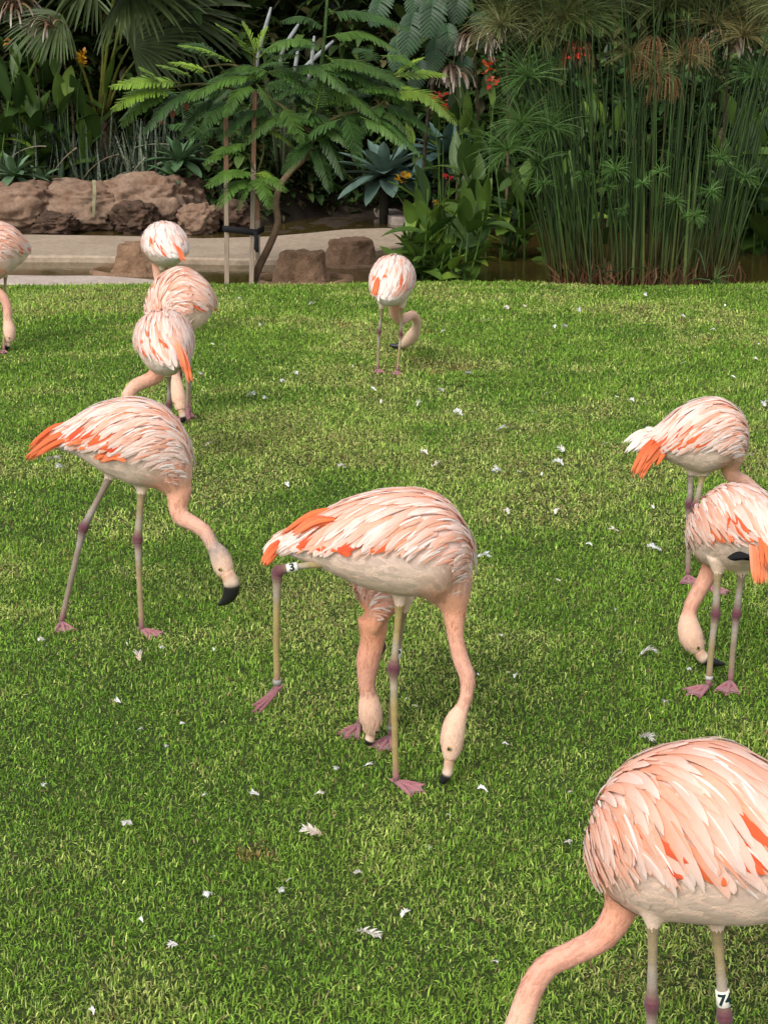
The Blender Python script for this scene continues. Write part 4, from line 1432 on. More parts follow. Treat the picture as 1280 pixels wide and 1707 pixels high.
def canna(px, py, Y, n, hgt, label, spread=0.25, lw=(0.05, 0.075), ll=(0.28, 0.42), tint=0.5, flowers=(), z=None, group='leafy canna clumps', yellow=0.1):
    c = P(px, py, Y)
    if z is None:
        z = max(float(bank_z(c[0], Y)), WZ) - .02
        hgt += max(c[2] - z, 0)
    c[2] = z
    root = thing('canna_plant', c, label, 'plant', group)
    for k in range(n):
        b = c + A3(R.uniform(-1, 1) * spread * .8, R.uniform(-1, 1) * spread * .6, 0)
        h = hgt * R.uniform(.55, 1.0)
        top = b + A3(R.normal(0, .10) + (b - c)[0] * .5, R.normal(0, .08), h)
        sp = catmull([b, (b + top) / 2 + A3(R.normal(0, .02), 0, 0), top], 8)
        mb = MB()
        mb.tube(sp, np.linspace(.011, .006, 8), MDG * 1.2, 6)
        mb.build('stem', M_LEAF, root)
        nl = R.integers(4, 7)
        a0 = R.uniform(0, 6.28)
        for q in range(nl):
            u = (q + .6) / nl
            at = sp[int(u * 7)]
            a = a0 + q * 2.6 + R.normal(0, .3)
            el = R.uniform(.35, 1.15) if q < nl - 1 else 1.3
            d = A3(math.cos(a) * math.cos(el), math.sin(a) * math.cos(el), math.sin(el))
            t = np.clip(tint + R.normal(0, .25), 0, 1)
            col = mix(DKG, LTG, t)
            if R.random() < yellow:
                col = mix(col, YLG, .7)
            mb = MB()
            leaf(mb, at, d, R.uniform(*ll), R.uniform(*lw), R.uniform(.3, 1.5), col, col * R.uniform(.9, 1.25), 9, fold=.10, roll=R.uniform(-.5, .5), cols=5)
            mb.build('leaf', M_GLOSSY, root)
    for fx, fy, col, s in flowers:
        f = P(fx, fy, Y - 0.1)
        mb = MB()
        mb.tube(catmull([A3(f[0] * .7 + c[0] * .3, c[1], c[2] + .2), (f + c) / 2 + A3(0, 0, .2), f - UPZ * .01], 8), np.linspace(.008, .004, 8), MDG, 5)
        mb.build('flower_stalk', M_LEAF, root)
        mb = MB()
        flower(mb, f, s, col, 9)
        flower(mb, f + A3(R.normal(0, s * .15), 0, s * .45), s * .55, mix(col, A3(.55, .30, .15), .5), 5)
        mb.build('flower', M_PETAL, root)
    return root


def agave(px, py, Y, L, n, label, col, tilt=0.0, ang=None):
    c = P(px, py, Y)
    root = thing('agave_plant', c, label, 'plant', 'agave rosettes')
    mb = MB()
    mb.ball(c, 0.07, DKG, 10, 6)
    mb.tube(np.array([c - A3(0, -.05, .62), c]), [.06, .05], A3(.04, .035, .025), 8)
    mb.build('stem', M_BARK, root)
    for k in range(n):
        a = k * 2.39996 + R.normal(0, .1)
        f = (k + 1) / n
        el = 1.25 - 1.65 * f ** .8
        d = A3(math.cos(a) * math.cos(el), math.sin(a) * math.cos(el), math.sin(el) + .12)
        ln = L * (0.62 + 0.42 * math.sin(f * 2.4))
        mb = MB()
        cc = mix(col * 1.15, col * .8, f) * R.uniform(.85, 1.15)
        leaf(mb, c + d * .03, d, ln, ln * R.uniform(.125, .16), .5 + .35 * f, cc * .9, cc * 1.1, 9, 'agave', fold=.16, cols=5, roll=R.normal(0, .12))
        mb.build('leaf', M_AGAVE, root)
    return root


# ------------------------------------------------------------------ staked sapling at the lawn edge
TY = 12.80
gbase = P(428, 466, TY)
tree = thing('sapling_tree', A3(gbase[0], TY, -0.05), 'young staked tree with bent trunk and feathery ferny fronds', 'tree')
tpx = [(421, 472, 0, 7.5), (432, 445, 0, 6.6), (450, 408, 0, 6.3), (463, 372, 0, 6), (460, 338, 0, 5.6), (468, 308, 0, 5.4), (487, 283, 0, 5.2), (507, 264, 0, 5), (519, 236, 0, 4.6), (525, 190, 0, 4.2), (533, 130, 0, 3.6), (541, 60, 0, 3), (547, -20, 0, 2.4), (552, -90, 0, 1.6)]
tg = catmull([np.concatenate([P(x, y, TY + d), [r * pxm(P(x, y, TY))]]) for x, y, d, r in tpx], 70)
mb = MB()
mb.tube(tg[:, :3], tg[:, 3], mix(mix(A3(.085, .05, .03), A3(.17, .115, .07), smooth(.1, .35, np.linspace(0, 1, 70))), A3(.05, .085, .025), smooth(.58, .72, np.linspace(0, 1, 70))), 10)
mb.build('trunk', M_BARK, tree)


def branch(px, r0=3.2, r1=1.4, d0=0.0, d1=0.0, col=A3(.10, .09, .035)):
    n = len(px)
    pts = np.array([np.concatenate([P(x, y, TY + d0 + (d1 - d0) * k / (n - 1)), [(r0 + (r1 - r0) * k / (n - 1)) * 0.0053]]) for k, (x, y) in enumerate(px)])
    g = catmull(pts, 20)
    m = MB()
    m.tube(g[:, :3], g[:, 3], col, 7)
    m.build('branch', M_BARK, tree)


branch([(522, 225), (480, 185), (430, 145), (425, 100), (428, 70)], d1=-.15)
branch([(450, 160), (400, 150), (340, 140), (290, 145), (250, 160)], r0=2.4, d0=-.05, d1=-.3)
branch([(425, 120), (385, 108), (340, 112)], r0=2, d0=-.1, d1=-.2)
branch([(522, 215), (575, 190), (625, 180), (655, 150), (662, 120)], d1=-.1)
branch([(535, 120), (570, 105), (610, 100)], r0=2.2, d1=.1)
branch([(462, 320), (440, 300), (425, 285), (415, 262)], r0=2, d1=-.15)
branch([(462, 345), (440, 345), (425, 310), (440, 250), (432, 215)], r0=1.6, d1=-.1)


def frond(p0, p1, sag, npair, plen, col, young=0.0):
    """twice-pinnate leaf: a rachis with a comb of toothed pinnae each side"""
    L = np.linalg.norm(p1 - p0)
    mid = (p0 + p1) / 2 + UPZ * sag * L
    ra = catmull([p0, mid, p1], 30)
    t = unit(np.gradient(ra, axis=0))
    m = MB()
    m.tube(ra[::3], np.linspace(.0045, .0018, len(ra[::3])), col * A3(1.5, 1.2, .9), 5)
    upv = unit(A3(R.normal(0, .15), -0.45, 1.0))
    for k in range(npair):
        u = 0.10 + 0.88 * (k + .5) / npair
        i = min(int(u * 29), 28)
        p = ra[i] + (ra[i + 1] - ra[i]) * (u * 29 - i)
        ti = t[i]
        sd = unit(np.cross(ti, upv))
        env = (math.sin(math.pi * (0.12 + 0.86 * u) ** 0.8) ** .6) * plen
        for sg in (-1, 1):
            dirn = unit(sd * sg * 0.86 + ti * (0.42 + 0.3 * u) + UPZ * (-0.12 + .25 * young) + R.normal(0, .06, 3))
            n = 9
            pl = env * R.uniform(.85, 1.1)
            q = bend_path(p, dirn, pl, .55 - .3 * young, n)
            ps = unit(np.cross(unit(q[-1] - q[0]), upv))[None].repeat(n, 0)
            hw = pl * 0.072 * np.array([.5, 1.1, .8, 1.15, .85, 1.1, .75, .8, .1])
            cc = col * R.uniform(.8, 1.2)
            m.strip(q, ps, hw, mix(cc, cc * 1.15, np.linspace(0, 1, n)), ridge=0.0, cols=3)
    m.build('frond', M_LEAF, tree)


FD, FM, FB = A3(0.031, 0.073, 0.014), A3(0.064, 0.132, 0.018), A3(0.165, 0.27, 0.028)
FR = [  # root px, tip px, depth, colour, youth
    (392, 106, 300, 76, -.35, FB, .7), (350, 122, 280, 104, -.35, FB, .6), (302, 138, 183, 146, -.4, FB, .6), (292, 150, 186, 184, -.4, FB * .8, .4),
    (280, 155, 200, 212, -.4, FM, .2), (268, 145, 236, 112, -.35, FB * .8, .6), (320, 130, 262, 108, -.3, FB * .8, .5), (428, 98, 362, 40, -.3, FB, .9),
    (428, 92, 402, 36, -.3, FB, .9), (428, 88, 448, 44, -.3, FB * 1.1, 1), (428, 100, 462, 70, -.3, FB, .8), (430, 112, 500, 92, -.25, FM, .4), (424, 128, 318, 166, -.35, FM * 1.1, .3),
    (420, 140, 374, 196, -.35, FM, .1), (428, 140, 462, 196, -.3, FM, .1), (438, 122, 515, 128, -.2, FM, .2), (384, 148, 255, 192, -.3, FM, .1), (335, 150, 236, 226, -.3, FD, 0),
    (362, 160, 292, 236, -.2, FD, 0), (402, 165, 332, 222, -.2, FD, 0), (430, 214, 492, 246, -.25, FB * .75, .3), (418, 238, 338, 274, -.25, FM * 1.2, .2), (424, 288, 342, 312, -.3, FM * 1.2, .2),
    (426, 296, 452, 350, -.3, FM, .1), (416, 298, 362, 348, -.3, FM, .1), (424, 292, 480, 320, -.25, FM, .1), (412, 262, 352, 256, -.2, FM, .2), (420, 300, 396, 352, -.35, FM * 1.2, .1), (426, 290, 462, 300, -.35, FB * .7, .3),
    (545, 48, 466, 36, 0, FD, 0), (545, 20, 690, 52, 0, FD * 1.2, 0), (544, 62, 664, 84, -.1, FM * .8, 0), (540, 80, 482, 84, -.1, FD * 1.3, 0), (542, 92, 600, 158, -.1, FM * .8, 0),
    (545, 98, 664, 138, -.15, FM * .8, .1), (540, 110, 655, 168, -.15, FD * 1.3, 0), (655, 152, 765, 208, -.25, FB * .62, .3), (660, 128, 748, 126, -.25, FB * .9, .7), (658, 124, 708, 96, -.25, FB, .8),
    (655, 140, 694, 150, -.2, FB * .8, .5), (562, 195, 655, 205, -.1, FD * 1.4, 0), (600, 184, 706, 262, -.15, FD * 1.4, 0), (575, 192, 600, 280, -.1, FD, 0), (525, 200, 575, 300, -.05, FD * 1.2, 0),
    (523, 230, 470, 292, -.1, FD * 1.2, 0), (522, 240, 552, 322, -.05, FD, 0), (530, 150, 462, 160, -.15, FD * 1.4, 0), (528, 170, 590, 180, -.15, FM * .8, 0), (526, 180, 476, 236, -.15, FM * .8, 0),
    (523, 210, 590, 250, -.15, FM * .8, 0), (520, 236, 566, 222, -.2, FM, .1), (518, 238, 478, 222, -.2, FM * .8, .1), (625, 180, 690, 232, -.1, FM * .7, 0), (640, 170, 600, 232, -.1, FD * 1.2, 0), (535, 120, 470, 118, -.05, FM * .8, 0),
    (533, 130, 590, 108, -.1, FM * .8, .1), (526, 190, 545, 120, -.25, FM, .3), (538, 140, 640, 120, -.05, FD * 1.4, 0), (470, 178, 505, 240, -.2, FM * .7, 0), (450, 160, 395, 240, -.1, FD, 0)]
for k in range(22):
    x0, y0 = R.uniform(440, 640), R.uniform(60, 220)
    sg = R.choice([-1, 1])
    ln = R.uniform(75, 125)
    FR.append((x0, y0, x0 + sg * ln * .9, y0 + R.uniform(-10, 70), R.uniform(-.3, .0), mix(FD * 1.2, FM * 1.1, R.random()), .1))
for x0, y0, x1, y1, d, c, yg in FR:
    p0, p1 = P(x0, y0, TY + d * .6), P(x1, y1, TY + d + R.uniform(-.25, .2))
    L = np.linalg.norm(p1 - p0)
    frond(p0, p1, R.uniform(.08, .16) if yg < .5 else .05, int(np.clip(L / 0.0165, 18, 40)), np.clip(L * .23, .07, .125), c * R.uniform(.85, 1.15), yg)
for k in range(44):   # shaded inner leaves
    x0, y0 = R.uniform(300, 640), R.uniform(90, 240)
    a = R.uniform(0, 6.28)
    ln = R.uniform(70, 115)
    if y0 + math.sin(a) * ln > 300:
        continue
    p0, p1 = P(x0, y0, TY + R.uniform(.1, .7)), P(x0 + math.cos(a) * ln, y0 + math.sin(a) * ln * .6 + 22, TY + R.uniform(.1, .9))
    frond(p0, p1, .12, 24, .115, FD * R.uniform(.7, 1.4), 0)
for x, y in ((269, 201), (288, 190), (311, 177)):   # hanging papery pods
    p = P(x, y, TY - .2)
    mb = MB()
    mb.ball(p, A3(.022, .010, .034), A3(.33, .13, .08), 10, 7)
    mb.tube(np.array([p + UPZ * .03, p + UPZ * .13]), [.0025, .002], A3(.15, .1, .05), 5)
    mb.build('seed_pod', M_DRY, tree)

# stakes and the black tie
for (x, yb, xt, yt, dy, lab) in ((378, 470, 377, 186, -.05, 'grey wooden stake standing apart, left end of the black tie'), (418.5, 471, 425, 152, -.09, 'tallest wooden stake with a weathered reddish top in the crown'),
                                 (429, 471, 430, 300, .03, 'short wooden stake touching the bent trunk at its foot')):
    a, b_ = P(x, yb, TY + dy), P(xt, yt, TY + dy)
    a[2] = -0.12
    mb = MB()
    q = a * .35 + b_ * .65
    mb.box(a, q, .037, .034, A3(.30, .23, .17))
    mb.box(q, b_, .036, .033, A3(.26, .14, .085))
    o = mb.build('wooden_stake', M_WOOD, base=a, smooth=False)
    tag(o, lab, 'stake', 'stakes holding the sapling')
mb = MB()
z0 = P(378, 381, TY - .06)
z1, z2 = P(423, 387, TY - .11), P(440, 381, TY + .02)
mb.strip(np.array([z0 + A3(-.015, .045, 0), z0 + A3(-.03, .0, 0), z0 + A3(0, -.018, 0), z1 + A3(0, -.01, 0), z1 + A3(.03, .0, 0), z2]), np.repeat(UPZ[None], 6, 0), np.full(6, .026), A3(.012, .012, .013))
z3 = P(426, 386, TY - .12)
mb.strip(np.array([z3, z3 - UPZ * .06 + A3(.008, -.005, 0), z3 - UPZ * .14 + A3(.004, -.003, 0), z3 - UPZ * .17 + A3(.012, 0, 0)]), np.repeat(A3(1, 0, 0)[None], 4, 0), np.array([.018, .017, .02, .012]), A3(.012, .012, .013))
o = mb.build('tree_tie', M_STRAP, base=z1)
so = o.modifiers.new('thick', 'SOLIDIFY')
so.thickness = 0.004
tag(o, 'black strap tying the sapling to its stakes with a loose hanging end', 'strap')

# ------------------------------------------------------------------ papyrus clump at the right
PY = 13.05
pc = P(1065, 468, PY)
pap = thing('papyrus_clump', A3(pc[0], PY, WZ), 'tall papyrus clump with feathery umbels growing from the pond edge', 'plant')
PGR = A3(0.036, 0.074, 0.014)


def umbel(tip, d, r, n, col, droop=1.1):
    m = MB()
    d = unit(d)
    ax = unit(np.cross(d, A3(.3, .9, .1)))
    bx = np.cross(d, ax)
    for k in range(n):
        a = R.uniform(0, 6.283)
        e = math.acos(R.uniform(-0.25, 0.98))
        v = d * math.cos(e) + (ax * math.cos(a) + bx * math.sin(a)) * math.sin(e)
        q = bend_path(tip, v, r * R.uniform(.7, 1.1), droop * R.uniform(.6, 1.4), 6)
        s = unit(np.cross(q[-1] - q[0], A3(R.normal(), R.normal(), R.normal())))
        cc = col * R.uniform(.7, 1.35)
        m.strip(q, np.repeat(s[None], 6, 0), np.array([.0022, .0023, .0022, .002, .0017, .001]), cc, cols=2)
    for k in range(6):
        a = k * 1.05
        leaf(m, tip - d * .01, d * .6 + ax * math.cos(a) + bx * math.sin(a), .07, .006, .4, col * 1.2, col * 1.2, 4, 'spear')
    m.build('umbel', M_LEAF, pap)


def pstem(b, t, r, col, um=None):
    m = MB()
    mid = (b + t) / 2 + A3((b[0] - t[0]) * .12, 0, .05) + R.normal(0, .012, 3)
    q = catmull([b, mid, t], 10)
    m.tube(q, np.linspace(r, r * .55, 10), mix(mix(A3(.10, .045, .02), col, .45), col, smooth(.05, .25, np.linspace(0, 1, 10))), 6)
    m.build('stem', M_LEAF, pap)
    if um:
        umbel(t, q[-1] - q[-3], *um)


def pbase():
    x = R.uniform(-1, 1)
    x = np.sign(x) * abs(x) ** .9
    c = P(1068 + 150 * x, 468, PY + R.uniform(-.25, .55))
    c[2] = WZ - .05
    return c, x


for k in range(190):
    b_, x = pbase()
    h = R.uniform(1.5, 2.7)
    t = b_ + A3(x * R.uniform(.05, .75) + R.normal(0, .16), R.normal(0, .14), h)
    um = None
    if k % 3 == 0:
        h = R.uniform(2.1, 2.75)
        t[2] = h
        br = R.random()
        um = (R.uniform(.30, .44), 210, mix(A3(.085, .145, .035), A3(.19, .16, .06), br * .8), R.uniform(.6, 1.3))
    pstem(b_, t, R.uniform(.0055, .0095), PGR * R.uniform(.45, 1.4), um)
# the umbels one can name in the photograph: (pixel, depth, radius)
for x, y, d, r, n in ((880, 130, -.2, .36, 170), (868, 205, -.25, .36, 180), (915, 215, -.2, .36, 170), (845, 250, -.25, .34, 170), (895, 275, -.2, .28, 120), (835, 45, -.1, .40, 150), (900, 60, 0, .40, 150), (960, 40, 0, .36, 130), (1240, 60, 0, .38, 150), (1190, 40, .1, .38, 130),
                   (1262, 130, .1, .36, 140), (1025, 285, -.35, .17, 110), (972, 292, -.3, .11, 70), (1012, 314, -.35, .11, 70), (1124, 337, -.35, .13, 100), (1157, 362, -.35, .13, 100), (1184, 320, -.3, .14, 90), (1240, 296, -.2, .16, 100), (1070, 306, -.3, .09, 60), (905, 308, -.3, .13, 80),
                   (1100, 287, -.25, .10, 60), (1038, 350, -.3, .08, 50), (1190, 468, -.42, .16, 90), (1200, 265, -.2, .16, 100), (1090, 120, 0, .26, 120), (1140, 95, 0, .30, 120), (1050, 90, 0, .30, 120)):
    t = P(x, y, PY + d)
    b_ = P(1068 + (x - 1068) * .62 + R.uniform(-12, 12), 468, PY + d * .6)
    b_[2] = WZ - .05
    pstem(b_, t, .007, PGR * R.uniform(.9, 1.5), (r, n, A3(.08, .16, .035) * R.uniform(.85, 1.3) if y > 120 else mix(A3(.10, .15, .04), A3(.20, .17, .065), R.random()), .9))
for x, y in ((1088, 70), (1160, 72), (1110, 130), (965, 75), (1075, 100)):   # withered brown heads hanging among the green ones
    t = P(x, y, PY + .05)
    m = MB()
    for k in range(46):
        q = bend_path(t, A3(R.normal(0, .3), R.normal(0, .3), .3), R.uniform(.2, .38), 6.0, 7)
        m.strip(q, np.repeat(A3(1, 0, 0)[None], 7, 0), np.full(7, .0022), A3(.22, .12, .055) * R.uniform(.6, 1.3), cols=2)
    m.build('withered_umbel', M_DRY, pap)
    b_ = P(1068 + (x - 1068) * .6, 468, PY + .1)
    b_[2] = WZ
    pstem(b_, t, .006, A3(.10, .08, .03))
for k in range(42):   # broad flat blades among the stems
    x = R.uniform(-1, 1) if k > 18 else R.uniform(-1.05, -.55)
    b_ = P(1068 + 150 * x, 469, PY + R.uniform(-.35, .2))
    b_[2] = WZ - .03
    m = MB()
    cc = MDG * R.uniform(.7, 1.3)
    leaf(m, b_, A3(x * .22 + R.normal(0, .06), R.normal(0, .06), 1), R.uniform(.7, 1.35), R.uniform(.010, .017), R.uniform(.05, .45), mix(A3(.16, .10, .04), cc, .6), cc, 10, 'spear', fold=.2)
    m.build('blade', M_LEAF, pap)
m = MB()
for k in range(260):
    b_, x = pbase()
    b_[1] = PY - .3 + R.uniform(0, .3)
    h = R.uniform(.06, .30)
    m.strip(np.array([b_, b_ + A3(R.normal(0, .03), R.normal(0, .02), h * .6), b_ + A3(R.normal(0, .06), R.normal(0, .03), h)]), np.repeat(A3(1, .2, 0)[None], 3, 0), np.array([.006, .006, .002]) * R.uniform(.7, 1.4), mix(A3(.13, .04, .022), A3(.22, .14, .07), R.random()) * R.uniform(.25, 1), cols=2)
o = m.build('dead_stubs', M_DRY, pap)
o['kind'] = 'stuff'
for pts in ([(975, 470), (1010, 440), (1050, 448), (1085, 470)], [(1000, 455), (1060, 447), (1120, 445), (1150, 448)], [(1150, 412), (1165, 420), (1172, 440), (1175, 455)], [(985, 470), (983, 400), (990, 345), (1002, 336)]):
    m = MB()
    q = catmull([P(x, y, PY - .4) for x, y in pts], 14)
    m.strip(q, side_of(q, .6), np.linspace(.012, .003, 14), A3(.09, .14, .06), cols=3)
    m.build('bent_blade', M_LEAF, pap)

# ------------------------------------------------------------------ cannas, agaves and other bed plants
YEL, RED, ORR = A3(.80, .42, .02), A3(.62, .03, .03), A3(.75, .12, .03)
canna(732, 462, 13.15, 16, 0.92, 'canna clump with a yellow flower in the water by the lawn edge', .33, tint=.55, flowers=((672, 300, YEL, .075), (727, 340, YEL * .7, .04), (746, 298, RED * .6, .05)), z=WZ - .05)
canna(700, 462, 13.1, 5, 0.62, 'low pale canna clump beside the yellow-flowered one', .2, tint=.7, z=WZ - .05, yellow=.25)
canna(822, 415, 15.2, 8, 1.1, 'dark canna clump in shade behind the pond with yellowing leaves', .35, tint=.3, ll=(.35, .5), lw=(.07, .10), z=WZ - .05, yellow=.25)
canna(875, 405, 15.0, 7, 1.0, 'canna clump leaning over the brown pond water', .30, tint=.45, ll=(.3, .45), z=WZ - .05, yellow=.12)
canna(735, 330, 17.4, 6, 1.35, 'red-flowered canna clump beside the drooping dry leaves', .3, tint=.2, flowers=((730, 165, RED, .10), (742, 178, RED, .08)), yellow=.15)
canna(820, 330, 17.2, 6, 1.45, 'orange-red canna clump between dry leaves and papyrus', .3, tint=.25, flowers=((815, 112, ORR, .11), (822, 140, RED, .09)), yellow=.15)
canna(965, 330, 16.5, 6, 1.5, 'scarlet-flowered canna seen through the papyrus stems', .35, tint=.3, flowers=((966, 90, A3(.75, .05, .035), .14),))
for k, (x, y, yy) in enumerate(((1215, 380, 16.0), (1262, 370, 15.6), (1300, 375, 15.4))):
    canna(x, y, yy, 7, 1.35, ('big-leaved dark plant behind the papyrus', 'big-leaved plant over the pond right of the papyrus', 'large leafy plant past the papyrus at the pond bend')[k], .35, tint=.25, ll=(.4, .6), lw=(.08, .12), z=WZ, group='big-leaved plants beyond the pond')
for k, (x, y, yy, fl, lab) in enumerate(((62, 245, 19.4, ((82, 38, YEL, .09), (70, 33, YEL, .07)), 'yellow-flowered canna under the hanging dry fronds'), (28, 240, 19.0, ((16, 72, A3(.75, .3, .05), .06),), 'canna with an orange bud and dark broad leaves'),
                                         (118, 240, 19.2, ((140, 95, YEL, .10), (138, 106, YEL, .09)), 'yellow-flowered canna beside the palm leaf stalk'), (5, 262, 18.8, (), 'flowerless canna clump above the reddish boulder'))):
    canna(x, y, yy, 5, 1.25, lab, .25, tint=.25, ll=(.42, .6), lw=(.075, .10), flowers=fl, yellow=.08)
agave(24, 292, 18.1, .40, 20, 'green agave rosette perched on the reddish boulder', A3(.10, .17, .085))
agave(300, 268, 18.5, .46, 22, 'dull green agave rosette above the pale boulder', A3(.075, .14, .06))
agave(285, 292, 18.3, .30, 14, 'small agave rosette low beside the pale boulder', A3(.07, .14, .06))
agave(70, 300, 18.2, .28, 12, 'small agave offset wedged behind the tan boulder', A3(.09, .15, .075))
agave(640, 292, 18.7, .68, 30, 'large blue-grey agave rosette under the sapling fronds', A3(.10, .16, .125))
agave(742, 256, 18.5, .60, 26, 'blue-green agave rosette behind the canna clump', A3(.075, .135, .115))
agave(694, 290, 19.9, .5, 18, 'shaded agave rosette between two larger ones', A3(.06, .12, .09))
for k in range(30):   # mottled upright spear leaves
    x = R.uniform(-20, 360)
    Yp = R.uniform(18.5, 20.0)
    c = P(x, 300, Yp)
    c[2] = float(bank_z(c[0], Yp)) - .03
    root = thing('spear_leaf_plant', c, 'clump of mottled grey-green upright spear leaves behind the boulders', 'plant', 'mottled spear-leaf plants')
    for q in range(R.integers(7, 11)):
        m = MB()
        cc = mix(A3(.06, .10, .045), A3(.28, .30, .21), R.random() ** 1.8) * R.uniform(.6, 1)
        leaf(m, c + A3(R.normal(0, .12), R.normal(0, .1), 0), A3(R.normal(0, .24), R.normal(0, .15), 1), R.uniform(.45, 1.05), R.uniform(.017, .036), R.uniform(0, .3), cc * .7, cc, 8, 'spear', fold=.3, roll=R.uniform(-.6, .6))
        m.build('leaf', M_SPEAR, root)
for k in range(16):   # fallen stalks and strap leaves lying over the bed
    x, y = R.uniform(0, 350), R.uniform(225, 312)
    p = P(x, y, R.uniform(18.3, 18.9))
    a = R.uniform(-.9, .9) + (math.pi if R.random() < .5 else 0)
    m = MB()
    q = bend_path(p, A3(math.cos(a), R.uniform(-.3, .1), math.sin(a) * .8), R.uniform(.3, .7), R.uniform(.3, 1.4), 8)
    m.strip(q, side_of(q, .5), np.linspace(.014, .005, 8), mix(A3(.16, .11, .07), A3(.34, .36, .26), R.random()) * R.uniform(.6, 1))
    o = m.build('fallen_leaf', M_DRY, base=q[0])
    tag(o, 'withered strap leaf lying among the spear leaves', 'leaf', 'withered leaves in the bed')
m = MB()
q = catmull([P(157, 300, 17.75), P(158, 318, 17.62), P(157, 345, 17.58), P(156, 367, 17.6)], 12)
m.strip(q, np.repeat(A3(1, 0, 0)[None], 12, 0), np.array([.02, .022, .02, .02, .02, .02, .02, .018, .018, .015, .012, .004]), A3(.26, .24, .14))
tag(m.build('drooping_leaf', M_DRY, base=q[0]), 'long pale leaf hanging down the face of the pale boulder', 'leaf')

# ------------------------------------------------------------------ fan palm
palm = thing('fan_palm', P(175, 215, 19.6), 'fan palm with long yellow-green leaf stalks behind the bed', 'palm')


def fan(c, ax, up, r, nseg, spread, col, name='fan_leaf'):
    m = MB()
    ax = unit(ax)
    nrm = unit(up - ax * np.dot(up, ax))
    sd = np.cross(ax, nrm)
    for k in range(nseg):
        a = (k / (nseg - 1) - .5) * spread
        d = ax * math.cos(a) + sd * math.sin(a)
        L = r * (1 - .18 * abs(a) / (spread / 2)) * R.uniform(.93, 1.04)
        n = 9
        q = bend_path(c, d, L, .5 + R.uniform(0, .35), n)
        s = unit(np.cross(nrm, d) + nrm * (.35 if k % 2 else -.35))
        u = np.linspace(0, 1, n)
        hw = np.minimum(L * spread / nseg * .60 * u, L * spread / nseg * .36 * (1 - u) ** .6 + .0015) + .002
        cc = col * R.uniform(.75, 1.2)
        m.strip(q, np.repeat(s[None], n, 0), hw, mix(cc, cc * 1.2, u), cols=3, ridge=hw * .3)
    m.build(name, M_LEAF, palm)


def petiole(px, r=0.022, col=A3(.17, .19, .03)):
    q = catmull([P(x, y, Yp) for x, y, Yp in px], 16)
    m = MB()
    m.tube(q, np.linspace(r, r * .55, 16), mix(col * A3(1.1, 1, .8), col * A3(.6, .75, .8), np.linspace(0, 1, 16)), 8)
    m.build('leaf_stalk', M_LEAF, palm)
    return q[-1], q[-1] - q[-4]


FG = A3(.045, .066, .018)
for px, ax, up, r, col in (
        ([(168, 190, 19.5), (176, 110, 19.4), (187, 20, 19.2), (192, -40, 19.0)], A3(.2, -.5, .3), A3(0, -.5, 1), 1.15, FG),
        ([(172, 188, 19.6), (185, 110, 19.5), (205, 30, 19.4), (214, -20, 19.3)], A3(.9, -.35, -.15), A3(-.1, -.6, 1), 1.35, FG),
        ([(160, 192, 19.4), (140, 120, 19.3), (112, 60, 19.2), (104, 25, 19.1)], A3(-.55, -.3, -.5), A3(-.3, -.8, .5), .85, FG * 1.2),
        ([(178, 185, 19.7), (195, 120, 19.6), (218, 76, 19.5)], A3(.8, -.1, .25), A3(0, -1, .25), .95, FG * 1.3),
        ([(165, 190, 19.7), (172, 100, 19.9), (168, 10, 20.0), (160, -40, 20)], A3(-.7, -.4, .1), A3(0, -.7, .8), 1.2, FG),
        ([(176, 186, 19.8), (205, 130, 19.9), (250, 70, 20.0), (280, 20, 20)], A3(.8, -.1, -.1), A3(0, -.9, .5), 1.2, FG),
        ([(170, 188, 19.5), (178, 90, 19.3), (196, -30, 19.0), (205, -100, 18.8)], A3(.5, -.4, -.2), A3(0, -.6, .9), 1.3, FG * .9)):
    c, d = petiole(px)
    fan(c, unit(ax) + unit(d) * .35, up, r, 38, 3.4 if r > .9 else 2.6, col)
m = MB()
c = P(172, 215, 19.6)
m.tube(np.array([c - UPZ * .6, c - UPZ * .2, c + UPZ * .15]), [.13, .12, .06], A3(.10, .06, .04), 12)
m.build('trunk', M_BARK, palm)
for k in range(34):
    a = R.uniform(0, 6.28)
    q = bend_path(c + A3(math.cos(a) * .08, math.sin(a) * .08, R.uniform(-.2, .2)), A3(math.cos(a), math.sin(a), 1.2), R.uniform(.15, .4), R.uniform(.2, 1.5), 6)
    m = MB()
    m.strip(q, side_of(q), np.linspace(.022, .004, 6), mix(A3(.16, .06, .04), A3(.28, .24, .10), R.random()))
    m.build('old_leaf_base', M_DRY, palm)

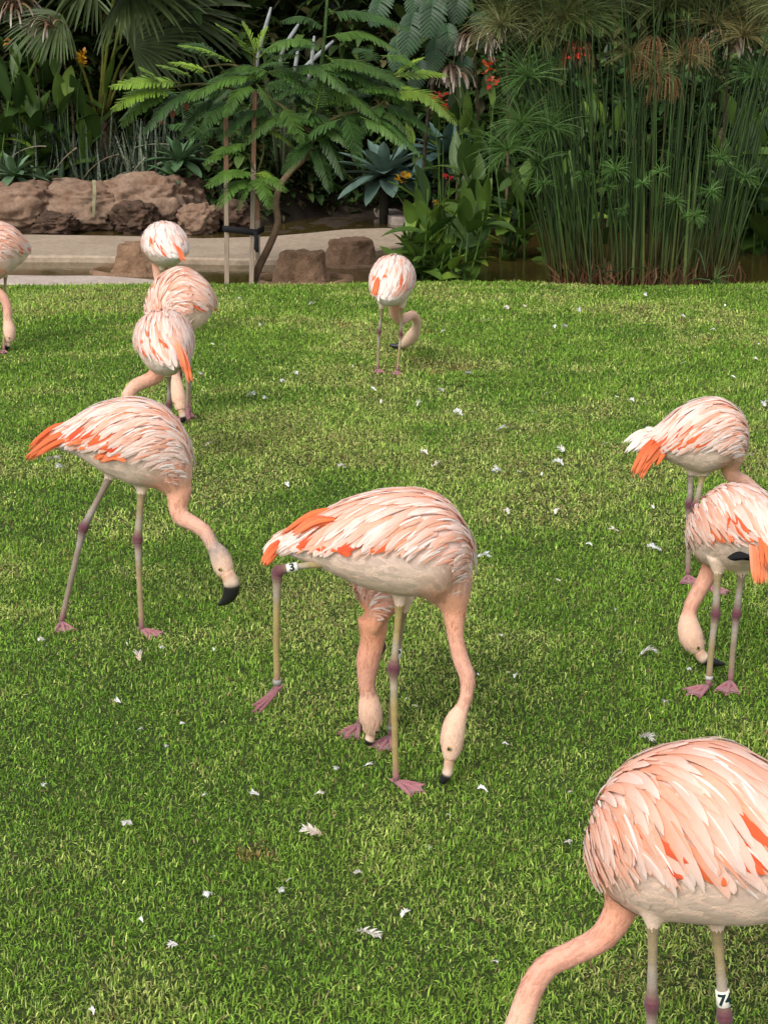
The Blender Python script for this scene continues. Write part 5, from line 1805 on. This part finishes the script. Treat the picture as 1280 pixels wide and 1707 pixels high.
# ------------------------------------------------------------------ split-leaf vine, pale stalks, dry bunches
vine = thing('split_leaf_vine', A3(P(705, 300, 17.9)[0], 17.9, WZ), 'split-leaved climbing plant hanging above the red flowers', 'plant')
m = MB()
q = catmull([A3(P(705, 300, 17.9)[0], 17.9, WZ - .1), P(705, 300, 17.9), P(715, 180, 17.8), P(735, 60, 17.6), P(740, -40, 17.5)], 20)
m.tube(q, .022, A3(.06, .05, .03), 8)
m.build('stem', M_BARK, vine)
for x0, y0, x1, y1, Yp in ((724, -8, 714, 64, 16.6), (764, -20, 760, 40, 16.8), (690, 22, 676, 92, 16.7), (728, 66, 722, 120, 16.9), (668, 60, 660, 118, 17.2), (800, 20, 806, 80, 17.1), (640, -10, 622, 44, 17.2), (745, 40, 752, 92, 17.3), (700, 100, 690, 150, 17.3), (690, -20, 690, 30, 17.0), (775, 95, 772, 140, 17.4)):
    p0, p1 = P(x0, y0, Yp), P(x1, y1, Yp - .12)
    L = np.linalg.norm(p1 - p0)
    ra = catmull([p0, (p0 + p1) / 2 + A3(0, -.05, .03), p1], 24)
    t = unit(np.gradient(ra, axis=0))
    m = MB()
    cc = A3(.026, .062, .022) * R.uniform(.7, 1.3)
    m.tube(ra[::3], np.linspace(.008, .003, 8), cc * 2.2, 5)
    nv = 11
    for k in range(nv):
        u = .02 + .93 * k / (nv - 1)
        i = int(u * 23)
        w = L * .46 * (math.sin(math.pi * (0.22 + .75 * u)) ** .7)
        for sg in (-1, 1):
            d = unit(A3(1, 0, 0) * sg * .9 + t[i] * (.25 + .7 * u) + A3(0, -.15, 0))
            q = bend_path(ra[i], d, w, .6, 7)
            s = unit(np.cross(unit(q[-1] - q[0]), A3(0, -1, .35)))
            hw = L / nv * .50 * np.array([.9, 1, 1, .95, .85, .6, .15])
            m.strip(q, np.repeat(s[None], 7, 0), hw, cc * R.uniform(.85, 1.15), ridge=hw * .25)
    m.build('leaf', M_GLOSSY, vine)
    m = MB()
    j = q_ = catmull([p0, p0 * .5 + P((x0 + 730) / 2, y0 - 20, 17.2) * .5, P(732, y0 + 10, 17.7)], 8)
    m.tube(j, .006, cc * 1.5, 5)
    m.build('leaf_stalk', M_LEAF, vine)
PSB = G(470, 352, WZ)
ps = thing('pale_stalk_plant', PSB, 'plant with chalky white stalks rising behind the sapling', 'plant')
for x0, y0, x1, y1 in ((428, 110, 452, 12), (470, 90, 498, 40), (500, 122, 556, 68), (488, 140, 497, 80), (515, 130, 524, 60)):
    q = catmull([PSB - UPZ * .05, P((x0 + 470) / 2, (y0 + 200) / 2, 17.0), P(x0, y0, 16.5), P(x1, y1, 16.4)], 16)
    m = MB()
    m.tube(q, np.concatenate([np.full(12, .022), [.022, .022, .02, .012]]), mix(A3(.16, .2, .12), A3(.27, .29, .28), smooth(.45, .75, np.linspace(0, 1, 16))), 8)
    m.build('stalk', M_AGAVE, ps)
for k in range(14):
    m = MB()
    c = PSB + A3(R.normal(0, .12), R.normal(0, .1), 0)
    cc = mix(MDG, LTG, R.random())
    leaf(m, c, A3(R.normal(0, .25), R.normal(-.1, .2), 1), R.uniform(1.0, 1.7), .045, R.uniform(.3, 1), cc, cc, 10, 'spear', fold=.2)
    m.build('leaf', M_GLOSSY, ps)
for x, y, Yp, s, n, lab in ((788, 62, 16.9, .42, 30, 'bunch of dry drooping leaves with whitish tips beside the split leaves'), (752, 118, 17.0, .36, 30, 'bunch of dry brown leaves just above the red flowers'), (85, 42, 18.9, .40, 22, 'bunch of dry whitish leaves behind the yellow flowers'),
                            (28, 8, 19.2, .42, 24, 'bunch of dry leaves hanging above the orange bud'), (1215, 70, 14.6, .34, 22, 'bunch of dry leaves tangled among the papyrus heads'), (840, 40, 15.8, .36, 20, 'bunch of dry leaves over the orange-red flowers')):
    p = P(x, y, Yp)
    root = thing('dry_leaf_bunch', p, lab, 'dry leaves', 'bunches of hanging dry leaves')
    m = MB()
    foot_ = A3(p[0] + .1, p[1] + .5, max(float(bank_z(p[0] + .1, p[1] + .5)), WZ))
    m.tube(catmull([foot_, p * .5 + foot_ * .5 + A3(.05, .2, .2), p + UPZ * .06, p], 12), np.linspace(.02, .008, 12), A3(.10, .075, .045), 6)
    m.build('stalk', M_BARK, root)
    for k in range(n):
        a = R.uniform(0, 6.28)
        m = MB()
        q = bend_path(p + R.normal(0, .04, 3), A3(math.cos(a) * .8, math.sin(a) * .5, R.uniform(.1, .8)), s * R.uniform(.6, 1.1), R.uniform(2.5, 5), 8)
        b0 = A3(.20, .12, .07) * R.uniform(.5, 1.2)
        m.strip(q, side_of(q, R.uniform(-.6, .6)), np.array([.006, .01, .012, .013, .013, .013, .012, .006]) * R.uniform(.8, 1.3), mix(b0, A3(.52, .44, .37) * R.uniform(.5, 1.1), smooth(.45, 1, np.linspace(0, 1, 8))), ridge=.004)
        m.build('leaf', M_DRY, root)

# ------------------------------------------------------------------ dense shade planting at the back (one mass)
def leaf_batch(m, p, d, L, W, bend, C, n=5):
    """many folded leaves at once"""
    N_ = len(p)
    d = unit(d)
    rows = [p]
    q = p
    for k in range(n - 1):
        q = q + d * (L / (n - 1))[:, None]
        rows.append(q)
        d = unit(d - UPZ * (bend / (n - 1))[:, None])
    path = np.stack(rows, 1)
    t = unit(np.gradient(path, axis=1))
    s = unit(np.cross(path[:, -1] - path[:, 0], A3(.05, .03, 1))[:, None, :] + 0 * t)
    nr = np.cross(s, t)
    u = np.linspace(0, 1, n)
    hw = (W[:, None] * (np.sin(np.pi * np.clip(u, .02, .985) ** .85) ** .75)[None])[..., None]
    V = np.stack([path - s * hw, path - nr * hw * .25, path + s * hw], 2).reshape(-1, 3)
    i = np.arange(n - 1)[:, None] * 3 + np.arange(2)[None]
    i = i.ravel()
    Q = np.stack([i, i + 1, i + 4, i + 3], 1)
    Q = (np.arange(N_)[:, None, None] * (n * 3) + Q[None]).reshape(-1, 4)
    m.add(V, np.repeat(C, n * 3, 0), Q)


def thicket(n, y0, y1, zmax, size, cols, seed, xr=(-7.5, 7.5)):
    rg = np.random.default_rng(seed)
    m = MB()
    x, y = rg.uniform(*xr, n), rg.uniform(y0, y1, n)
    zb = bank_z(x, y)
    z = zb + (zmax - zb) * rg.random(n) ** .9
    a, e = rg.uniform(0, 6.28, n), rg.uniform(-.4, 1.0, n)
    d = np.stack([np.cos(a) * np.cos(e), np.sin(a) * np.cos(e) - .25, np.sin(e)], 1)
    L = rg.uniform(*size, n)
    C = np.array(cols)[rg.integers(0, len(cols), n)] * rg.uniform(.6, 1.4, n)[:, None]
    leaf_batch(m, np.stack([x, y, z], 1), d, L, L * rg.uniform(.10, .26, n), rg.uniform(.6, 2.2, n), C)
    return m


dk = [A3(.032, .06, .014), A3(.046, .088, .02), A3(.07, .115, .026), A3(.075, .068, .025)]
o = thicket(14000, 19.8, 22.5, 4.2, (.18, .45), dk, 5).build('shrubbery', M_LEAF)
tag(o, 'dense dark green shrubbery filling the back of the garden', 'shrubbery', kind='stuff')
o = thicket(7000, 20.8, 24.5, 7.5, (.3, .7), dk, 6, (-10, 10)).build('shade_trees', M_LEAF)
tag(o, 'mass of dark tree foliage rising behind the garden', 'trees', kind='stuff')
def bed(n, seed, x0, x1, d0, d1, ztop, size, cols):
    rg = np.random.default_rng(seed)
    x = rg.uniform(x0, x1, n)
    y = bank_front(x) + rg.uniform(d0, d1, n)
    zb = np.maximum(bank_z(x, y), WZ)
    z = zb + (ztop - zb) * rg.random(n) ** 1.3
    a, e = rg.uniform(0, 6.28, n), rg.uniform(-.2, 1.1, n)
    m = MB()
    L = rg.uniform(*size, n)
    leaf_batch(m, np.stack([x, y, z], 1), np.stack([np.cos(a) * np.cos(e), np.sin(a) * np.cos(e) - .3, np.sin(e)], 1), L, L * rg.uniform(.1, .25, n), rg.uniform(.5, 2, n), np.array(cols)[rg.integers(0, len(cols), n)] * rg.uniform(.6, 1.5, n)[:, None])
    return m


o = bed(3600, 31, .9, 6.5, -.35, 1.6, 1.9, (.15, .42), dk + [A3(.035, .085, .02)]).build('bank_foliage', M_LEAF)
tag(o, 'tangled dark leaves on the bank behind the papyrus', 'foliage', kind='stuff')
o = bed(3000, 32, -2.3, 1.0, .1, 1.5, 1.3, (.12, .34), dk + [A3(.035, .08, .02)]).build('shaded_foliage', M_LEAF)
tag(o, 'dark leaves in deep shade behind the sapling trunk', 'foliage', kind='stuff')
rg = np.random.default_rng(9)
m = MB()
n = 6500   # small ground cover in the bed
x = rg.uniform(-7, 6, n)
y = bank_front(x) + rg.uniform(.1, 2.2, n)
a = rg.uniform(0, 6.28, n)
leaf_batch(m, np.stack([x, y, bank_z(x, y) + rg.uniform(0, .12, n)], 1), np.stack([np.cos(a), np.sin(a), np.full(n, .8)], 1), rg.uniform(.04, .12, n), rg.uniform(.01, .03, n), np.full(n, 1.2),
           mix(A3(.03, .06, .018), A3(.09, .14, .04), rg.random(n)) * rg.uniform(.7, 1.2, n)[:, None], 4)
o = m.build('ground_cover', M_LEAF)
tag(o, 'low leafy ground cover under the bed plants', 'ground cover', kind='stuff')
# ------------------------------------------------------------------ shed feathers on the lawn
FE = [(399, 498), (434, 543), (519, 507), (555, 534), (354, 573), (368, 574), (337, 625), (472, 636), (493, 623), (418, 659), (442, 664), (587, 610), (625, 631), (637, 669), (622, 649), (738, 553), (808, 535), (735, 522), (698, 674), (762, 689), (706, 756), (726, 775), (350, 741), (481, 808), (570, 779), (780, 622),
      (736, 651), (872, 511), (843, 515), (966, 518), (1077, 491), (1138, 528), (1186, 549), (923, 545), (941, 545), (872, 587), (1205, 509), (1222, 516), (1141, 605), (1221, 627), (1266, 573), (1260, 598), (909, 656), (886, 687), (836, 715), (1052, 666), (1077, 673), (1010, 742), (1026, 660), (937, 750), (929, 774), (828, 786), (865, 788), (900, 791), (1249, 760), (1276, 673),
      (806, 928), (929, 852), (1022, 883), (981, 907), (1089, 913), (928, 966), (1027, 1016), (784, 1031), (833, 1061), (1081, 1089), (1031, 1089), (1006, 1089), (845, 1123), (859, 1128), (795, 1125), (938, 1188), (1109, 1169), (1076, 1232), (842, 1240), (1148, 1114), (843, 853), (1084, 845),
      (69, 1069), (80, 1080), (210, 1075), (271, 1083), (354, 1085), (234, 1097), (197, 1171), (304, 1208), (234, 1219), (279, 1246), (72, 1310), (342, 1327), (212, 1375), (425, 1323), (347, 1492), (359, 1562), (288, 1578), (235, 1535), (153, 1689), (614, 1277), (531, 1324), (519, 1387), (803, 1317), (748, 1359), (715, 1414), (597, 1457), (485, 1469), (465, 1486), (822, 1606), (950, 1320), (947, 1404), (676, 1524), (679, 1166), (91, 768), (100, 781), (617, 1558), (562, 1283), (690, 1180)]
BIG = {(617, 1558): ('curled_feather', 'curled white feather with combed barbs lying alone on the near grass', 0.029, 'curl'),
       (91, 768): ('long_feather', 'long curved white feather lying under the striding flamingo\'s tail', 0.037, 'curl'),
       (828, 786): ('fan_feather', 'broad splayed white feather beside a small tan curl', 0.024, 'fan'),
       (1076, 1232): ('down_tuft', 'fluffy white down tuft just behind the salmon-backed flamingo', 0.023, 'fan'),
       (1081, 1089): ('oval_feather', 'rounded white feather upright in the grass by the feeding flamingo\'s bill', 0.023, 'fan'),
       (234, 1097): ('peach_feather', 'curled peach and white feather near the striding flamingo\'s feet', 0.023, 'peach'),
       (519, 1387): ('bent_feather', 'bent feather with a tan half lying below the one-legged flamingo', 0.023, 'peach'),
       (806, 928): ('ragged_feather', 'ragged white feather beside the one-legged flamingo\'s breast', 0.024, 'fan'),
       (1089, 913): ('slender_feather', 'slender white feather lying between the two right-hand flamingos', 0.026, 'curl')}
R = np.random.default_rng(21)
for k, (x, y) in enumerate(FE):
    p = G(x, y, 0.022)
    p[2] = float(lawn_z(p[0], p[1])) + 0.021
    nm, lab, s, kind = BIG.get((x, y), ('shed_feather', 'small white shed feather lying in the grass', 0, ''))
    if not s:
        s = R.uniform(.009, .017) * (0.72 if y > 1000 else 1.15 if y > 800 else 1.6)
        kind = ('fan', 'curl', 'fan', 'bit')[R.integers(4)]
    a = R.uniform(0, 6.28)
    if (x, y) == (91, 768):
        a = -0.3
    ax = A3(math.cos(a), math.sin(a), .15)
    sd = A3(-math.sin(a), math.cos(a), 0)
    W = mix(A3(.88, .87, .85), A3(.78, .68, .60), R.random() ** 2) * R.uniform(.8, 1.05)
    m = MB()
    cu = R.choice([-1, 1]) * R.uniform(.3, .9)
    n = 9
    q = np.array([p + ax * s * (u - .5) * 2 + sd * cu * s * (.25 - (u - .5) ** 2) * 2 + UPZ * s * .35 * math.sin(u * 3) for u in np.linspace(0, 1, n)])
    col = W if kind != 'peach' else mix(A3(.62, .47, .33), W, np.linspace(0, 1, n))
    t = unit(np.gradient(q, axis=0))
    ss = unit(np.cross(t, UPZ + sd * .4))
    if kind == 'bit':
        m.strip(q[:6], ss[:6], s * np.array([.08, .22, .26, .24, .18, .06]), W, ridge=s * .08)
    else:
        m.strip(q, ss, s * .06 * np.ones(n), col, ridge=s * .03)
        nb = 20 if s > .02 else 7
        wd = 1.0 if s > .02 else 2.6
        for b in range(nb):
            u = b / nb
            i = int(u * (n - 1))
            for sg in (-1, 1):
                if kind == 'curl' and sg < 0 and R.random() < .6:
                    continue
                L = s * R.uniform(.5, .85) * math.sin(math.pi * (.15 + .75 * u)) * (1.25 if kind == 'fan' else 1)
                d = unit(ss[i] * sg + t[i] * R.uniform(.2, 1.2) + UPZ * R.uniform(-.2, .9) + R.normal(0, .25, 3))
                b_ = np.array([q[i] + d * L * v + t[i] * L * .4 * v * v + UPZ * L * .12 * math.sin(v * 3.1) for v in np.linspace(0, 1, 4)])
                m.strip(b_, np.repeat(t[i][None], 4, 0), s * wd * np.array([.07, .12, .10, .03]), col if col.ndim == 1 else col[i], cols=2)
    o = m.build(nm, M_FEATHER, base=p)
    tag(o, lab, 'feather', 'white feathers shed on the lawn')
